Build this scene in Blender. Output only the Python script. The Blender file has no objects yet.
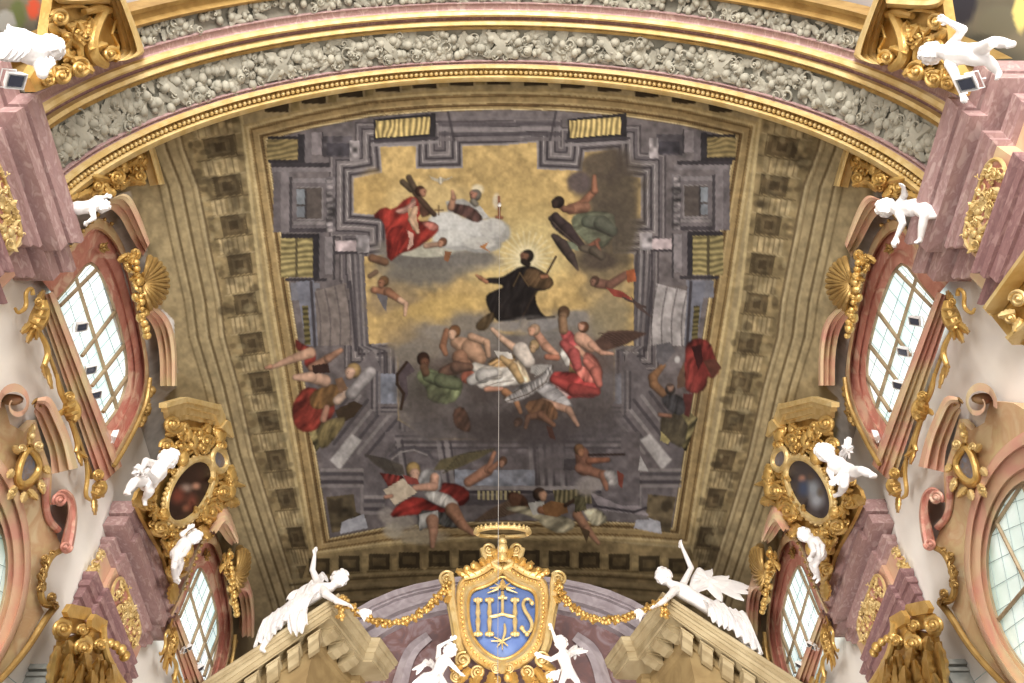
import bpy, bmesh, math, random
import numpy as np
from mathutils import Vector, Matrix
random.seed(11)
sc = bpy.context.scene
COL = sc.collection

# ---------------------------------------------------------------- camera geometry (1024 x 683 frame)
FPX, PITCH, YAW = 826., math.radians(56.7), math.atan(11/826.)
_F = np.array([0, math.cos(PITCH), math.sin(PITCH)]); _R = np.array([1., 0, 0]); UP = np.array([0, -math.sin(PITCH), math.cos(PITCH)])
FW = _F*math.cos(YAW)+_R*math.sin(YAW); RT = _R*math.cos(YAW)-_F*math.sin(YAW)
EYE = np.array([0, 0, 1.6])
def ray(u, v): return FW+RT*((u-512)/FPX)+UP*((341.5-v)/FPX)
def atx(u, v, X): d = ray(u, v); return EYE+d*(X/d[0])
def aty(u, v, Y): d = ray(u, v); return EYE+d*(Y/d[1])
def atz(u, v, Zc): d = ray(u, v); return EYE+d*((Zc-1.6)/d[2])
def atp(u, v, p0, n): d = ray(u, v); return EYE+d*(np.dot(np.array(p0)-EYE, n)/np.dot(d, n))
VR, VZ = 5.3, 9.3
def atv(u, v, r=VR):
    d = ray(u, v); a = d[0]**2+d[2]**2; b = 2*d[2]*(1.6-VZ); c = (1.6-VZ)**2-r*r
    return EYE+d*((-b+math.sqrt(b*b-4*a*c))/(2*a))
def proj(P):
    q = np.asarray(P)-EYE; w = q@FW
    return 512+FPX*(q@RT)/w, 341.5-FPX*(q@UP)/w

# ---------------------------------------------------------------- materials
def lin(c):
    c = [x/255. for x in c]
    return tuple([(x/12.92 if x <= .04045 else ((x+.055)/1.055)**2.4) for x in c]+[1.])
def mat(name, c1, c2=None, rough=.6, metal=0., scale=3., bump=0., bscale=30., detail=6., dist=0., c3=None, spec=.4, stretch=None):
    m = bpy.data.materials.new(name); m.use_nodes = True; nt = m.node_tree; N = nt.nodes; L = nt.links
    b = N['Principled BSDF']; b.inputs['Roughness'].default_value = rough; b.inputs['Metallic'].default_value = metal
    b.inputs['Specular IOR Level'].default_value = spec
    b.inputs['Base Color'].default_value = lin(c1)
    tc = N.new('ShaderNodeTexCoord'); mp = N.new('ShaderNodeMapping'); L.new(tc.outputs['Object'], mp.inputs[0])
    if stretch: mp.inputs['Scale'].default_value = stretch
    if c2:
        n = N.new('ShaderNodeTexNoise'); n.inputs['Scale'].default_value = scale; n.inputs['Detail'].default_value = detail; n.inputs['Distortion'].default_value = dist
        r = N.new('ShaderNodeValToRGB'); r.color_ramp.elements[0].color = lin(c1); r.color_ramp.elements[1].color = lin(c2)
        r.color_ramp.elements[0].position = .36; r.color_ramp.elements[1].position = .64
        if c3:
            e = r.color_ramp.elements.new(.5); e.color = lin(c3)
        L.new(mp.outputs[0], n.inputs['Vector']); L.new(n.outputs['Fac'], r.inputs[0]); L.new(r.outputs[0], b.inputs['Base Color'])
    if bump:
        n2 = N.new('ShaderNodeTexNoise'); n2.inputs['Scale'].default_value = bscale; n2.inputs['Detail'].default_value = 3
        bp = N.new('ShaderNodeBump'); bp.inputs['Strength'].default_value = bump; bp.inputs['Distance'].default_value = .02
        L.new(tc.outputs['Object'], n2.inputs['Vector']); L.new(n2.outputs['Fac'], bp.inputs['Height']); L.new(bp.outputs[0], b.inputs['Normal'])
    return m
def vcol_mat(name, rough=.8):
    m = bpy.data.materials.new(name); m.use_nodes = True; nt = m.node_tree; b = nt.nodes['Principled BSDF']
    a = nt.nodes.new('ShaderNodeVertexColor'); a.layer_name = 'pigment'; nt.links.new(a.outputs[0], b.inputs['Base Color'])
    b.inputs['Roughness'].default_value = rough; b.inputs['Specular IOR Level'].default_value = .15
    return m
M = dict(
    gold=mat('gilding', (214, 180, 112), (192, 154, 86), .36, .5, 5, .3, 26),
    gold2=mat('gilding_pale', (226, 202, 148), (208, 178, 116), .42, .4, 6, .2, 30),
    goldd=mat('gilding_old', (182, 150, 92), (156, 124, 72), .42, .5, 6, .3, 26),
    stucco=mat('white_stucco', (240, 237, 236), (228, 225, 226), .6, 0, 3, .15, 18),
    grey=mat('grey_stucco', (172, 167, 152), (152, 148, 135), .85, 0, 4, .2, 30),
    greyd=mat('grey_stucco_ground', (138, 134, 121), (118, 116, 105), .85, 0, 3, .2, 20),
    wall=mat('lime_plaster', (246, 243, 238), (233, 229, 225), .85, 0, 1.2, .05, 14),
    pink=mat('red_stucco_marble', (202, 146, 130), (216, 184, 162), .42, 0, 2.2, 0, 9, 8, 2.0, (188, 126, 112)),
    tan=mat('yellow_stucco_marble', (204, 182, 140), (212, 192, 156), .42, 0, 2.0, 0, 9, 8, 2.0, (198, 164, 128)),
    mix=mat('pink_yellow_stucco_marble', (204, 152, 134), (208, 188, 150), .42, 0, 1.1, 0, 9, 6, 1.6),
    purple=mat('violet_marble', (170, 140, 137), (187, 161, 157), .38, 0, 9, 0, 9, 10, .8, (158, 126, 125), stretch=(1.6, .8, 2)),
    purpled=mat('dark_violet_marble', (146, 112, 112), (162, 130, 128), .4, 0, 9, 0, 9, 10, .8, (134, 100, 101), stretch=(1.6, .8, 2)),
    mauve=mat('mauve_marble', (146, 135, 140), (170, 160, 165), .45, 0, 2.5, 0, 9, 8, 2.0),
    mauved=mat('dark_mauve_marble', (106, 86, 88), (140, 122, 126), .45, 0, 2.0, 0, 9, 8, 2.5, (122, 92, 90)),
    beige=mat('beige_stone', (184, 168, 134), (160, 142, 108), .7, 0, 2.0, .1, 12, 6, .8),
    beiged=mat('beige_stone_underside', (152, 130, 90), (132, 110, 74), .7, 0, 2.4, .1, 12, 6, .8),  # darker copy of the beige stone, the pediment's underside shade in its colour
    blue=mat('blue_enamel', (84, 108, 164), (98, 122, 176), .45, 0, 3),
    slate=mat('grey_blue_enamel', (96, 104, 122), (118, 122, 136), .4, 0, 9, 0, 9, 8, 1, (120, 104, 96)),
    floor=mat('stone_floor', (96, 90, 82), (76, 72, 66), .5, 0, 1.5),
    shaft=mat('grey_marble', (122, 124, 120), (146, 146, 140), .45, 0, 3, 0, 9, 8, 2),
    iron=mat('bronze_glazing_bar', (176, 156, 126), (150, 130, 104), .55, .1, 6),
    lead=mat('lead_came', (168, 186, 188), None, .6),
    white=mat('white_enamel_metal', (236, 236, 238), None, .35),
    lens=mat('dark_lamp_glass', (70, 76, 92), None, .12, .2),
    wire=mat('steel_wire', (176, 172, 168), None, .4, .6),
)
def glass_mat(nm, ca, cb, es):
    m = bpy.data.materials.new(nm); m.use_nodes = True; nt = m.node_tree; b = nt.nodes['Principled BSDF']; N = nt.nodes; L = nt.links
    b.inputs['Base Color'].default_value = lin((205, 222, 222)); b.inputs['Roughness'].default_value = .25
    tc = N.new('ShaderNodeTexCoord'); n = N.new('ShaderNodeTexNoise'); n.inputs['Scale'].default_value = 1.3; L.new(tc.outputs['Object'], n.inputs['Vector'])
    r = N.new('ShaderNodeValToRGB'); r.color_ramp.elements[0].color = lin(ca); r.color_ramp.elements[1].color = lin(cb); r.color_ramp.elements[0].position = .35; r.color_ramp.elements[1].position = .6
    L.new(n.outputs['Fac'], r.inputs[0]); L.new(r.outputs[0], b.inputs['Emission Color']); b.inputs['Emission Strength'].default_value = es
    return m
M['glass'] = glass_mat('daylit_glass', (190, 214, 214), (246, 250, 250), .95)
M['glass2'] = glass_mat('greenish_daylit_glass', (150, 168, 150), (226, 230, 222), .6)
M['fresco'] = vcol_mat('fresco_pigment'); M['oil'] = vcol_mat('oil_paint', .45)

# ---------------------------------------------------------------- mesh builder
def unit(v): v = np.asarray(v, float); return v/(np.linalg.norm(v)+1e-12)
def sphere_grid(nu, nv):
    pts = [(0, 0, 1.)]
    for i in range(1, nv):
        t = math.pi*i/nv
        for j in range(nu): p = 2*math.pi*j/nu; pts.append((math.sin(t)*math.cos(p), math.sin(t)*math.sin(p), math.cos(t)))
    pts.append((0, 0, -1.)); fs = []
    for j in range(nu): fs.append((0, 1+j, 1+(j+1) % nu))
    for i in range(nv-2):
        for j in range(nu): a = 1+i*nu+j; b = 1+i*nu+(j+1) % nu; fs.append((a, a+nu, b+nu, b))
    k = len(pts)-1; o = 1+(nv-2)*nu
    for j in range(nu): fs.append((o+j, k, o+(j+1) % nu))
    return np.array(pts), fs
_SPH = {}
class MB:
    def __init__(s): s.v = []; s.f = []; s.n = 0
    def add(s, pts, faces):
        pts = np.asarray(pts, float); s.v.append(pts); s.f += [tuple(i+s.n for i in f) for f in faces]; s.n += len(pts)
    def prism(s, pts, off):
        pts = np.asarray(pts, float); n = len(pts); q = pts+np.asarray(off)
        s.add(np.vstack([pts, q]), [tuple(range(n)), tuple(range(2*n-1, n-1, -1))]+[(i, i+n, (i+1) % n+n, (i+1) % n) for i in range(n)])
    def box(s, c, h, ax=None):
        c = np.asarray(c, float); ax = np.eye(3) if ax is None else np.asarray(ax)
        p = [c+ax[0]*h[0]*i+ax[1]*h[1]*j+ax[2]*h[2]*k for i in (-1, 1) for j in (-1, 1) for k in (-1, 1)]
        s.add(p, [(0, 1, 3, 2), (4, 6, 7, 5), (0, 4, 5, 1), (2, 3, 7, 6), (0, 2, 6, 4), (1, 5, 7, 3)])
    def tube(s, pts, r, seg=8, closed=False):
        pts = np.asarray(pts, float); n = len(pts); r = np.full(n, r) if np.isscalar(r) else np.asarray(r, float)
        T = np.roll(pts, -1, 0)-np.roll(pts, 1, 0) if closed else np.gradient(pts, axis=0)
        T /= np.linalg.norm(T, axis=1)[:, None]+1e-12
        a = np.array([0, 0, 1.]) if abs(T[0][2]) < .9 else np.array([1., 0, 0]); a = unit(np.cross(T[0], a)); V = []
        for i in range(n):
            a = unit(a-T[i]*(a@T[i])); b = np.cross(T[i], a)
            for k in range(seg): an = 2*math.pi*k/seg; V.append(pts[i]+(a*math.cos(an)+b*math.sin(an))*r[i])
        F = []
        for i in range(n if closed else n-1):
            j = (i+1) % n
            for k in range(seg): l = (k+1) % seg; F.append((i*seg+k, i*seg+l, j*seg+l, j*seg+k))
        if not closed: F += [tuple(range(seg-1, -1, -1)), tuple((n-1)*seg+k for k in range(seg))]
        s.add(V, F)
    def ell(s, c, r, ax=None, nu=10, nv=6):
        if (nu, nv) not in _SPH: _SPH[nu, nv] = sphere_grid(nu, nv)
        P, F = _SPH[nu, nv]; r = np.full(3, r) if np.isscalar(r) else np.asarray(r, float); Q = P*r
        if ax is not None: Q = Q@np.asarray(ax)
        s.add(Q+np.asarray(c), F)
    def strip(s, rows, close=False, cap=False):
        """rows: list of equal-length point lists; skins between consecutive rows"""
        R = np.asarray(rows, float); m, n = R.shape[:2]; F = []
        for i in range(m-1):
            for j in range(n if close else n-1): k = (j+1) % n; F.append((i*n+j, i*n+k, (i+1)*n+k, (i+1)*n+j))
        if cap: F += [tuple(i*n for i in range(m)), tuple(i*n+n-1 for i in range(m-1, -1, -1))]
        s.add(R.reshape(-1, 3), F)
    def mesh(s, name, side=-1, k=1.):
        V = np.vstack(s.v).copy(); F = s.f
        if side > 0: V[:, 0] *= -k; F = [f[::-1] for f in F]
        me = bpy.data.meshes.new(name); me.from_pydata(V.tolist(), [], F); me.update(); return me
def fixn(me):
    bm = bmesh.new(); bm.from_mesh(me); bmesh.ops.recalc_face_normals(bm, faces=bm.faces); bm.to_mesh(me); bm.free()
def link(name, me, m, parent=None, smooth=True, angle=40):
    if me.materials: me.materials.clear()
    me.materials.append(M[m] if isinstance(m, str) else m)
    o = bpy.data.objects.new(name, me); COL.objects.link(o)
    if parent is not None: o.parent = parent; o.matrix_parent_inverse = parent.matrix_world.inverted() if False else Matrix.Translation(-Vector(parent.location))
    if smooth:
        me.shade_smooth()
        if angle and hasattr(me, 'set_sharp_from_angle'): me.set_sharp_from_angle(angle=math.radians(angle))
    return o
def build(mb, name, m, parent=None, side=-1, k=1., smooth=True, angle=40):
    me = mb.mesh(name, side, k); fixn(me); return link(name, me, m, parent, smooth, angle)
def tag(o, label=None, cat=None, group=None, kind=None):
    if label: o['label'] = label
    if cat: o['category'] = cat
    if group: o['group'] = group
    if kind: o['kind'] = kind
    return o
def empty(name, loc, label=None, cat=None, group=None, kind=None):
    o = bpy.data.objects.new(name, None); o.empty_display_size = .2; o.location = [float(x) for x in loc]; COL.objects.link(o)
    return tag(o, label, cat, group, kind)
def eL(p, side, k=1.): return (p[0] if side < 0 else -p[0]*k, p[1], p[2])

# ---------------------------------------------------------------- ornament helpers; S(u, v, h) places a traced point on its own surface, h metres proud of it
def SX(X): return lambda u, v, h=0.: atx(u, v, X+h)            # left wall family: proud = towards the nave
def SY(Y): return lambda u, v, h=0.: aty(u, v, Y-h)            # altar family: proud = towards the viewer
def mpp(S, u, v): return float(np.linalg.norm(S(u+1, v)-S(u, v))+np.linalg.norm(S(u, v+1)-S(u, v)))/2
def chaikin(p, n=2, closed=False):
    p = [tuple(q) for q in p]
    for _ in range(n):
        o = [] if closed else [p[0]]
        for a, b in zip(p, p[1:]+([p[0]] if closed else [])):
            o += [tuple(x*.75+y*.25 for x, y in zip(a, b)), tuple(x*.25+y*.75 for x, y in zip(a, b))]
        if not closed: o.append(p[-1])
        p = o
    return p
def resample(pl, n):
    pl = np.asarray(pl, float); d = np.r_[0, np.cumsum(np.linalg.norm(np.diff(pl, axis=0), axis=1))]; t = np.linspace(0, d[-1], n)
    return np.stack([np.interp(t, d, pl[:, i]) for i in range(pl.shape[1])], 1)
def plate(mb, S, pts, th, h=0.):
    mb.prism([S(u, v, h) for u, v in pts], (S(pts[0][0], pts[0][1], h-th)-S(pts[0][0], pts[0][1], h))*0+np.array(NORM(S))*-th)
def NORM(S): return unit(S(500.3, 400, 1.)*0+ (np.array([1., 0, 0]) if S.__name__ == 'sx' else np.array([0, -1., 0])))
def mkS(axis, c):
    if axis == 'x':
        def sx(u, v, h=0.): return atx(u, v, c+h)
        return sx
    def sy(u, v, h=0.): return aty(u, v, c-h)
    return sy
SX = lambda X: mkS('x', X)
SY = lambda Y: mkS('y', Y)
def ptube(mb, S, pts, w, h=0., seg=8, sm=2, n=None, closed=False):
    """tube along a traced line; w = radius in traced units (one, or a list per point)"""
    q = [tuple(p) for p in pts]
    ws = [w]*len(q) if np.isscalar(w) else list(w); hs = [h]*len(q) if np.isscalar(h) else list(h)
    q = [(p[0], p[1], a, b) for p, a, b in zip(q, ws, hs)]
    if sm: q = chaikin(q, sm, closed)
    P = [S(a[0], a[1], a[3]) for a in q]; r = [a[2]*mpp(S, a[0], a[1]) for a in q]
    mb.tube(P, r, seg, closed)
def vol(mb, S, c, r, turns=1.6, a0=0., dr=1, w=2., h=.05, tail=None, sy=1.):
    """scroll: spiral tube with an eye; optional tail runs off from its outer end"""
    pts = []; n = int(18*turns); w = min(w, r*.17)
    for i in range(n+1):
        t = i/n; rr = r*(1-.74*t); an = a0+dr*turns*2*math.pi*t
        pts.append((c[0]+rr*math.cos(an), c[1]+sy*rr*math.sin(an), w*(1-.35*t), h+.07*t))
    if tail: pts = [(x, y, w*(.5+.5*i/len(tail)), h*.7) for i, (x, y) in enumerate(tail)]+pts
    P = [S(p[0], p[1], p[3]) for p in pts]; R = [p[2]*mpp(S, p[0], p[1]) for p in pts]
    mb.tube(P, R, 8)
    m = mpp(S, *c); mb.ell(S(c[0], c[1], h+.07), w*1.1*m)
    rim = [S(c[0]+r*math.cos(q)*.98, c[1]+sy*r*math.sin(q)*.98, -.06) for q in np.linspace(0, 6.283, 17)[:-1]]; mid = [S(c[0]+r*math.cos(q)*.9, c[1]+sy*r*math.sin(q)*.9, h-.035) for q in np.linspace(0, 6.283, 17)[:-1]]; cen = [S(c[0]+r*math.cos(q)*.1, c[1]+sy*r*math.sin(q)*.1, h-.015) for q in np.linspace(0, 6.283, 17)[:-1]]
    mb.strip([rim, mid, cen], close=True)
def leaf(mb, S, base, tip, w, h=.04, curl=.08, lobes=4):
    """acanthus leaf with a raised rib, lobed edges and a curling tip"""
    b = np.array(base, float); t = np.array(tip, float); d = t-b; L = np.linalg.norm(d)+1e-9; nrm = np.array([-d[1], d[0]])/L; rows = []; n = 18
    for i in range(n+1):
        s = i/n; ww = w*(math.sin(math.pi*min(1, .14+.84*s))**.6)*(1+.1*math.cos(s*lobes*2*math.pi)); c = b+d*s
        hh = h+curl*s*s
        row = []
        for e, z in ((-1, -.4), (-.55, .25), (0, .6), (.55, .25), (1, -.4)):
            p = c+nrm*ww*e; row.append(S(p[0], p[1], hh+z*h*.8))
        rows.append(row)
    mb.strip(rows)
    rows2 = [[S(*( (b+d*(i/n))+nrm*w*.9*e), -.01) for e in (-.6, -.3, 0, .3, .6)] for i in range(n+1)]
    mb.strip(rows2)
def beads(mb, S, pts, r, step, h=.02, jit=0., seg=8):
    q = resample(chaikin(pts, 1), max(2, int(sum(math.dist(a, b) for a, b in zip(pts, pts[1:]))/step)))
    for x, y in q:
        m = mpp(S, x, y); rr = r*m*(1+random.uniform(-jit, jit))
        mb.ell(S(x+random.uniform(-jit, jit)*r, y+random.uniform(-jit, jit)*r, h), rr, None, seg, 5)
def inpoly(x, y, p):
    c = False
    for i in range(len(p)):
        (x0, y0), (x1, y1) = p[i], p[i-1]
        if (y0 > y) != (y1 > y) and x < (x1-x0)*(y-y0)/(y1-y0+1e-12)+x0: c = not c
    return c
def relief(mb, S, poly, n, r0, r1, h=.03, rng=None, pl=.45, pv=.75):
    """carved foliage filling an outline: overlapping small leaves, scrolls and berries"""
    rng = rng or random.Random(5); xs = [p[0] for p in poly]; ys = [p[1] for p in poly]; k = 0; tries = 0
    while k < n and tries < n*40:
        tries += 1; x, y = rng.uniform(min(xs), max(xs)), rng.uniform(min(ys), max(ys))
        if not inpoly(x, y, poly): continue
        k += 1; r = rng.uniform(r0, r1); a = rng.uniform(0, 6.28); c = rng.random()
        if c < pl: leaf(mb, S, (x-r*math.cos(a), y-r*math.sin(a)), (x+r*1.3*math.cos(a), y+r*1.3*math.sin(a)), r*.6, h, h)
        elif c < pv: vol(mb, S, (x, y), r*.9, 1.2, a, rng.choice((-1, 1)), r*.3, h)
        else:
            m = mpp(S, x, y); mb.ell(S(x, y, h), (r*.55*m, r*.7*m, r*.6*m), None, 8, 6)
def offset_band(outer, inner, n=40):
    return resample(chaikin(outer, 2), n), resample(chaikin(inner, 2), n)
def band(mb, S, outer, inner, prof, n=40):
    """moulding between two traced edges: prof = [(t across 0 outer..1 inner, height)]"""
    A, B = offset_band(outer, inner, n)
    rows = [[S(*(a*(1-t)+b*t), h) for a, b in zip(A, B)] for t, h in prof]
    mb.strip(rows, cap=True); mb.strip([rows[-1], rows[0]])

# ---------------------------------------------------------------- statues: tapered limbs fused into one skin
def figure(name, J, hs, parent, mtl='stucco', chub=1., face=(1, 0, 0), fup=(0, 0, 1), fingers=True, voxel=None):
    """J: joints in metres {neck, chest, pelvis, lsh, lel, lha, rsh, rel, rha, lkn, lft, rkn, rft, head}; hs = head radius"""
    mb = MB(); J = {k: np.asarray(v, float) for k, v in J.items()}
    def cap(a, b, r0, r1, n=None):
        L = np.linalg.norm(b-a); n = max(2, int(L/(min(r0, r1)*.3))+1)
        for i in range(n+1):
            t = i/n; mb.ell(a+(b-a)*t, (r0+(r1-r0)*t), None, 12, 8)
    c = chub
    H, Nk, Ch, Pe = J['head'], J['neck'], J['chest'], J['pelvis']
    f = unit(face); u = unit(np.asarray(fup)-f*(np.asarray(fup)@f)); s = np.cross(f, u)
    A = np.array([s, f, u])
    mb.ell(H, (hs*.82, hs*.92, hs), A, 16, 12)
    mb.ell(H+f*hs*.32-u*hs*.38, (hs*.58, hs*.56, hs*.55), A, 14, 10)
    mb.ell(H+f*hs*.92-u*hs*.12, (hs*.13, hs*.2, hs*.26), A, 8, 6)
    mb.ell(H+f*hs*.9+u*hs*.17, (hs*.5, hs*.13, hs*.1), A, 10, 6)
    mb.ell(H+f*hs*.82-u*hs*.52, (hs*.24, hs*.14, hs*.08), A, 8, 6); mb.ell(H+f*hs*.78-u*hs*.8, (hs*.2, hs*.16, hs*.14), A, 8, 6)
    for e in (-1, 1):
        mb.ell(H+s*e*hs*.38+f*hs*.66-u*hs*.28, (hs*.27, hs*.22, hs*.26)if c > 1.05 else (hs*.2, hs*.2, hs*.22), A, 8, 6)
        mb.ell(H+s*e*hs*.3+f*hs*.8+u*hs*.02, (hs*.14, hs*.1, hs*.09), A, 8, 6)
        mb.ell(H+s*e*hs*.83-u*hs*.08, (hs*.09, hs*.2, hs*.26), A, 8, 6)
    cap(H-u*hs*.4, Nk, hs*.48*c, hs*.5*c)
    cap(Nk, Ch, hs*.55*c, hs*.95*c); cap(Ch, (Ch+Pe)/2, hs*.98*c, hs*.86*c); cap((Ch+Pe)/2, Pe, hs*.86*c, hs*.95*c)
    cap(J['lsh'], J['rsh'], hs*.5*c, hs*.5*c)
    def arm(a, e, h, flip):
        cap(a, e, hs*.46*c, hs*.33*c); cap(e, h, hs*.36*c, hs*.22*c)
        d = unit(h-e); q = unit(np.cross(d, f)+1e-6); w = np.cross(q, d)
        m = h+d*hs*.26
        mb.ell(m, (hs*.26, hs*.36, hs*.15), np.array([q, d, w]), 10, 8)
        if fingers:
            for i, (o, L) in enumerate(((-.72, .5), (-.25, .62), (.22, .58), (.66, .44))):
                b0 = m+d*hs*.22+q*hs*.26*o; b1 = b0+d*hs*L*.55+q*hs*o*.1; b2 = b1+d*hs*L*.4+w*hs*.16*flip
                cap(b0, b1, hs*.085, hs*.075); cap(b1, b2, hs*.075, hs*.06)
            t0 = m-d*hs*.08-q*hs*.2; t1 = t0-q*hs*.22+d*hs*.2; t2 = t1+d*hs*.22-q*hs*.03
            cap(t0, t1, hs*.1, hs*.085); cap(t1, t2, hs*.085, hs*.06)
    arm(J['lsh'], J['lel'], J['lha'], 1); arm(J['rsh'], J['rel'], J['rha'], -1)
    hd = unit(J['lsh']-J['rsh'])
    for k, e in (('l', 1), ('r', -1)):
        if k+'kn' not in J: continue
        hp = Pe+hd*e*hs*.42*c; kn, ft = J[k+'kn'], J[k+'ft']
        cap(hp, kn, hs*.66*c, hs*.42*c); cap(kn, kn+(ft-kn)*.4, hs*.42*c, hs*.43*c); cap(kn+(ft-kn)*.4, ft, hs*.43*c, hs*.25*c)
        d = unit(ft-kn); t = unit(f-d*(f@d)+u*.01); toe = ft+t*hs*.5+d*hs*.22
        cap(ft+d*hs*.1, toe, hs*.25, hs*.17)
        for i in range(5):
            p = toe+np.cross(d, t)*hs*.08*(i-2); cap(p, p+t*hs*.12, hs*.06, hs*.05)
    me = mb.mesh(name); o = bpy.data.objects.new('tmp', me); COL.objects.link(o)
    md = o.modifiers.new('r', 'REMESH'); md.mode = 'VOXEL'; md.voxel_size = voxel or hs*.06
    sm = o.modifiers.new('s', 'SMOOTH'); sm.factor = .5; sm.iterations = 6
    dg = bpy.context.evaluated_depsgraph_get(); me2 = bpy.data.meshes.new_from_object(o.evaluated_get(dg)); bpy.data.objects.remove(o); bpy.data.meshes.remove(me); me2.name = name
    ob = link('body', me2, mtl, parent, True, None)
    hb = MB(); rg = random.Random(len(name)+int(hs*1e4)+int(abs(H[0])*100))
    for i in range(60):
        d = unit([rg.gauss(0, 1), rg.gauss(0, 1), rg.gauss(0, 1)]);
        if d[1] > .45 and d[2] < .55: continue
        if d[2] < -.5: continue
        p = H+(s*d[0]*.84+f*d[1]*.94+u*d[2]*1.02)*hs
        vA = unit(np.cross(d@A, [.3, .5, .8])); hb.ell(p, (hs*.24, hs*.17, hs*.12), np.array([vA, np.cross(d@A, vA), d@A]), 8, 6)
    build(hb, 'hair', mtl, ob)
    return ob
def wing_mesh(mb, root, tips, edge, th=.02, nrm=(0, -1, 0), rows=3):
    """feathered wing: tips = list of feather-tip points, edge = leading edge points; layered tapering feathers"""
    root = np.asarray(root, float); nrm = unit(nrm); tips = [np.asarray(t, float) for t in tips]; edge = [np.asarray(t, float) for t in edge]
    E = resample([root]+edge, len(tips)*1)
    for lay, sc_ in ((0, 1.), (1, .72), (2, .46))[:rows]:
        for a, t in zip(E, tips):
            tip = a+(t-a)*sc_; d = tip-a; L = np.linalg.norm(d); w = max(.018, L*.15); q = unit(np.cross(nrm, d)); pr = []
            for i in range(9):
                s = i/8; ww = w*(math.sin(math.pi*(.16+.8*s))**.6 if s < 1 else .1); cc = a+d*s+nrm*(th*(1.2*lay)+.35*w*math.sin(s*2.6))
                pr.append([cc-q*ww-nrm*w*.15, cc+nrm*th*.6, cc+q*ww-nrm*w*.15, cc-nrm*(th*.8)])
            mb.strip(pr, close=True)
    mb.tube(E, [.05*np.linalg.norm(E[-1]-E[0])+.015]*len(E), 8)
def cloth(mb, pts_a, pts_b, folds=6, amp=.05, nrm=(0, -1, 0), n=14, th=.03):
    """draped cloth lofted between two edges with rounded folds"""
    A = resample(pts_a, 40); B = resample(pts_b, 40); nrm = unit(nrm); f = []; g = []
    for i in range(n+1):
        t = i/n; r = []; r2 = []
        for j in range(40):
            s = j/39; ph = folds*2*math.pi*s+1.6*math.sin(3*t+s*4)
            p = A[j]*(1-t)+B[j]*t+nrm*(amp*(.35+.65*t)*math.sin(ph)+amp*1.2*math.sin(math.pi*t))
            r.append(p); r2.append(p-nrm*th)
        f.append(r+r2[::-1])
    mb.strip(f, close=True)
    mb.add(f[0], [tuple(range(len(f[0])))]); mb.add(f[-1], [tuple(range(len(f[-1])))])
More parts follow.
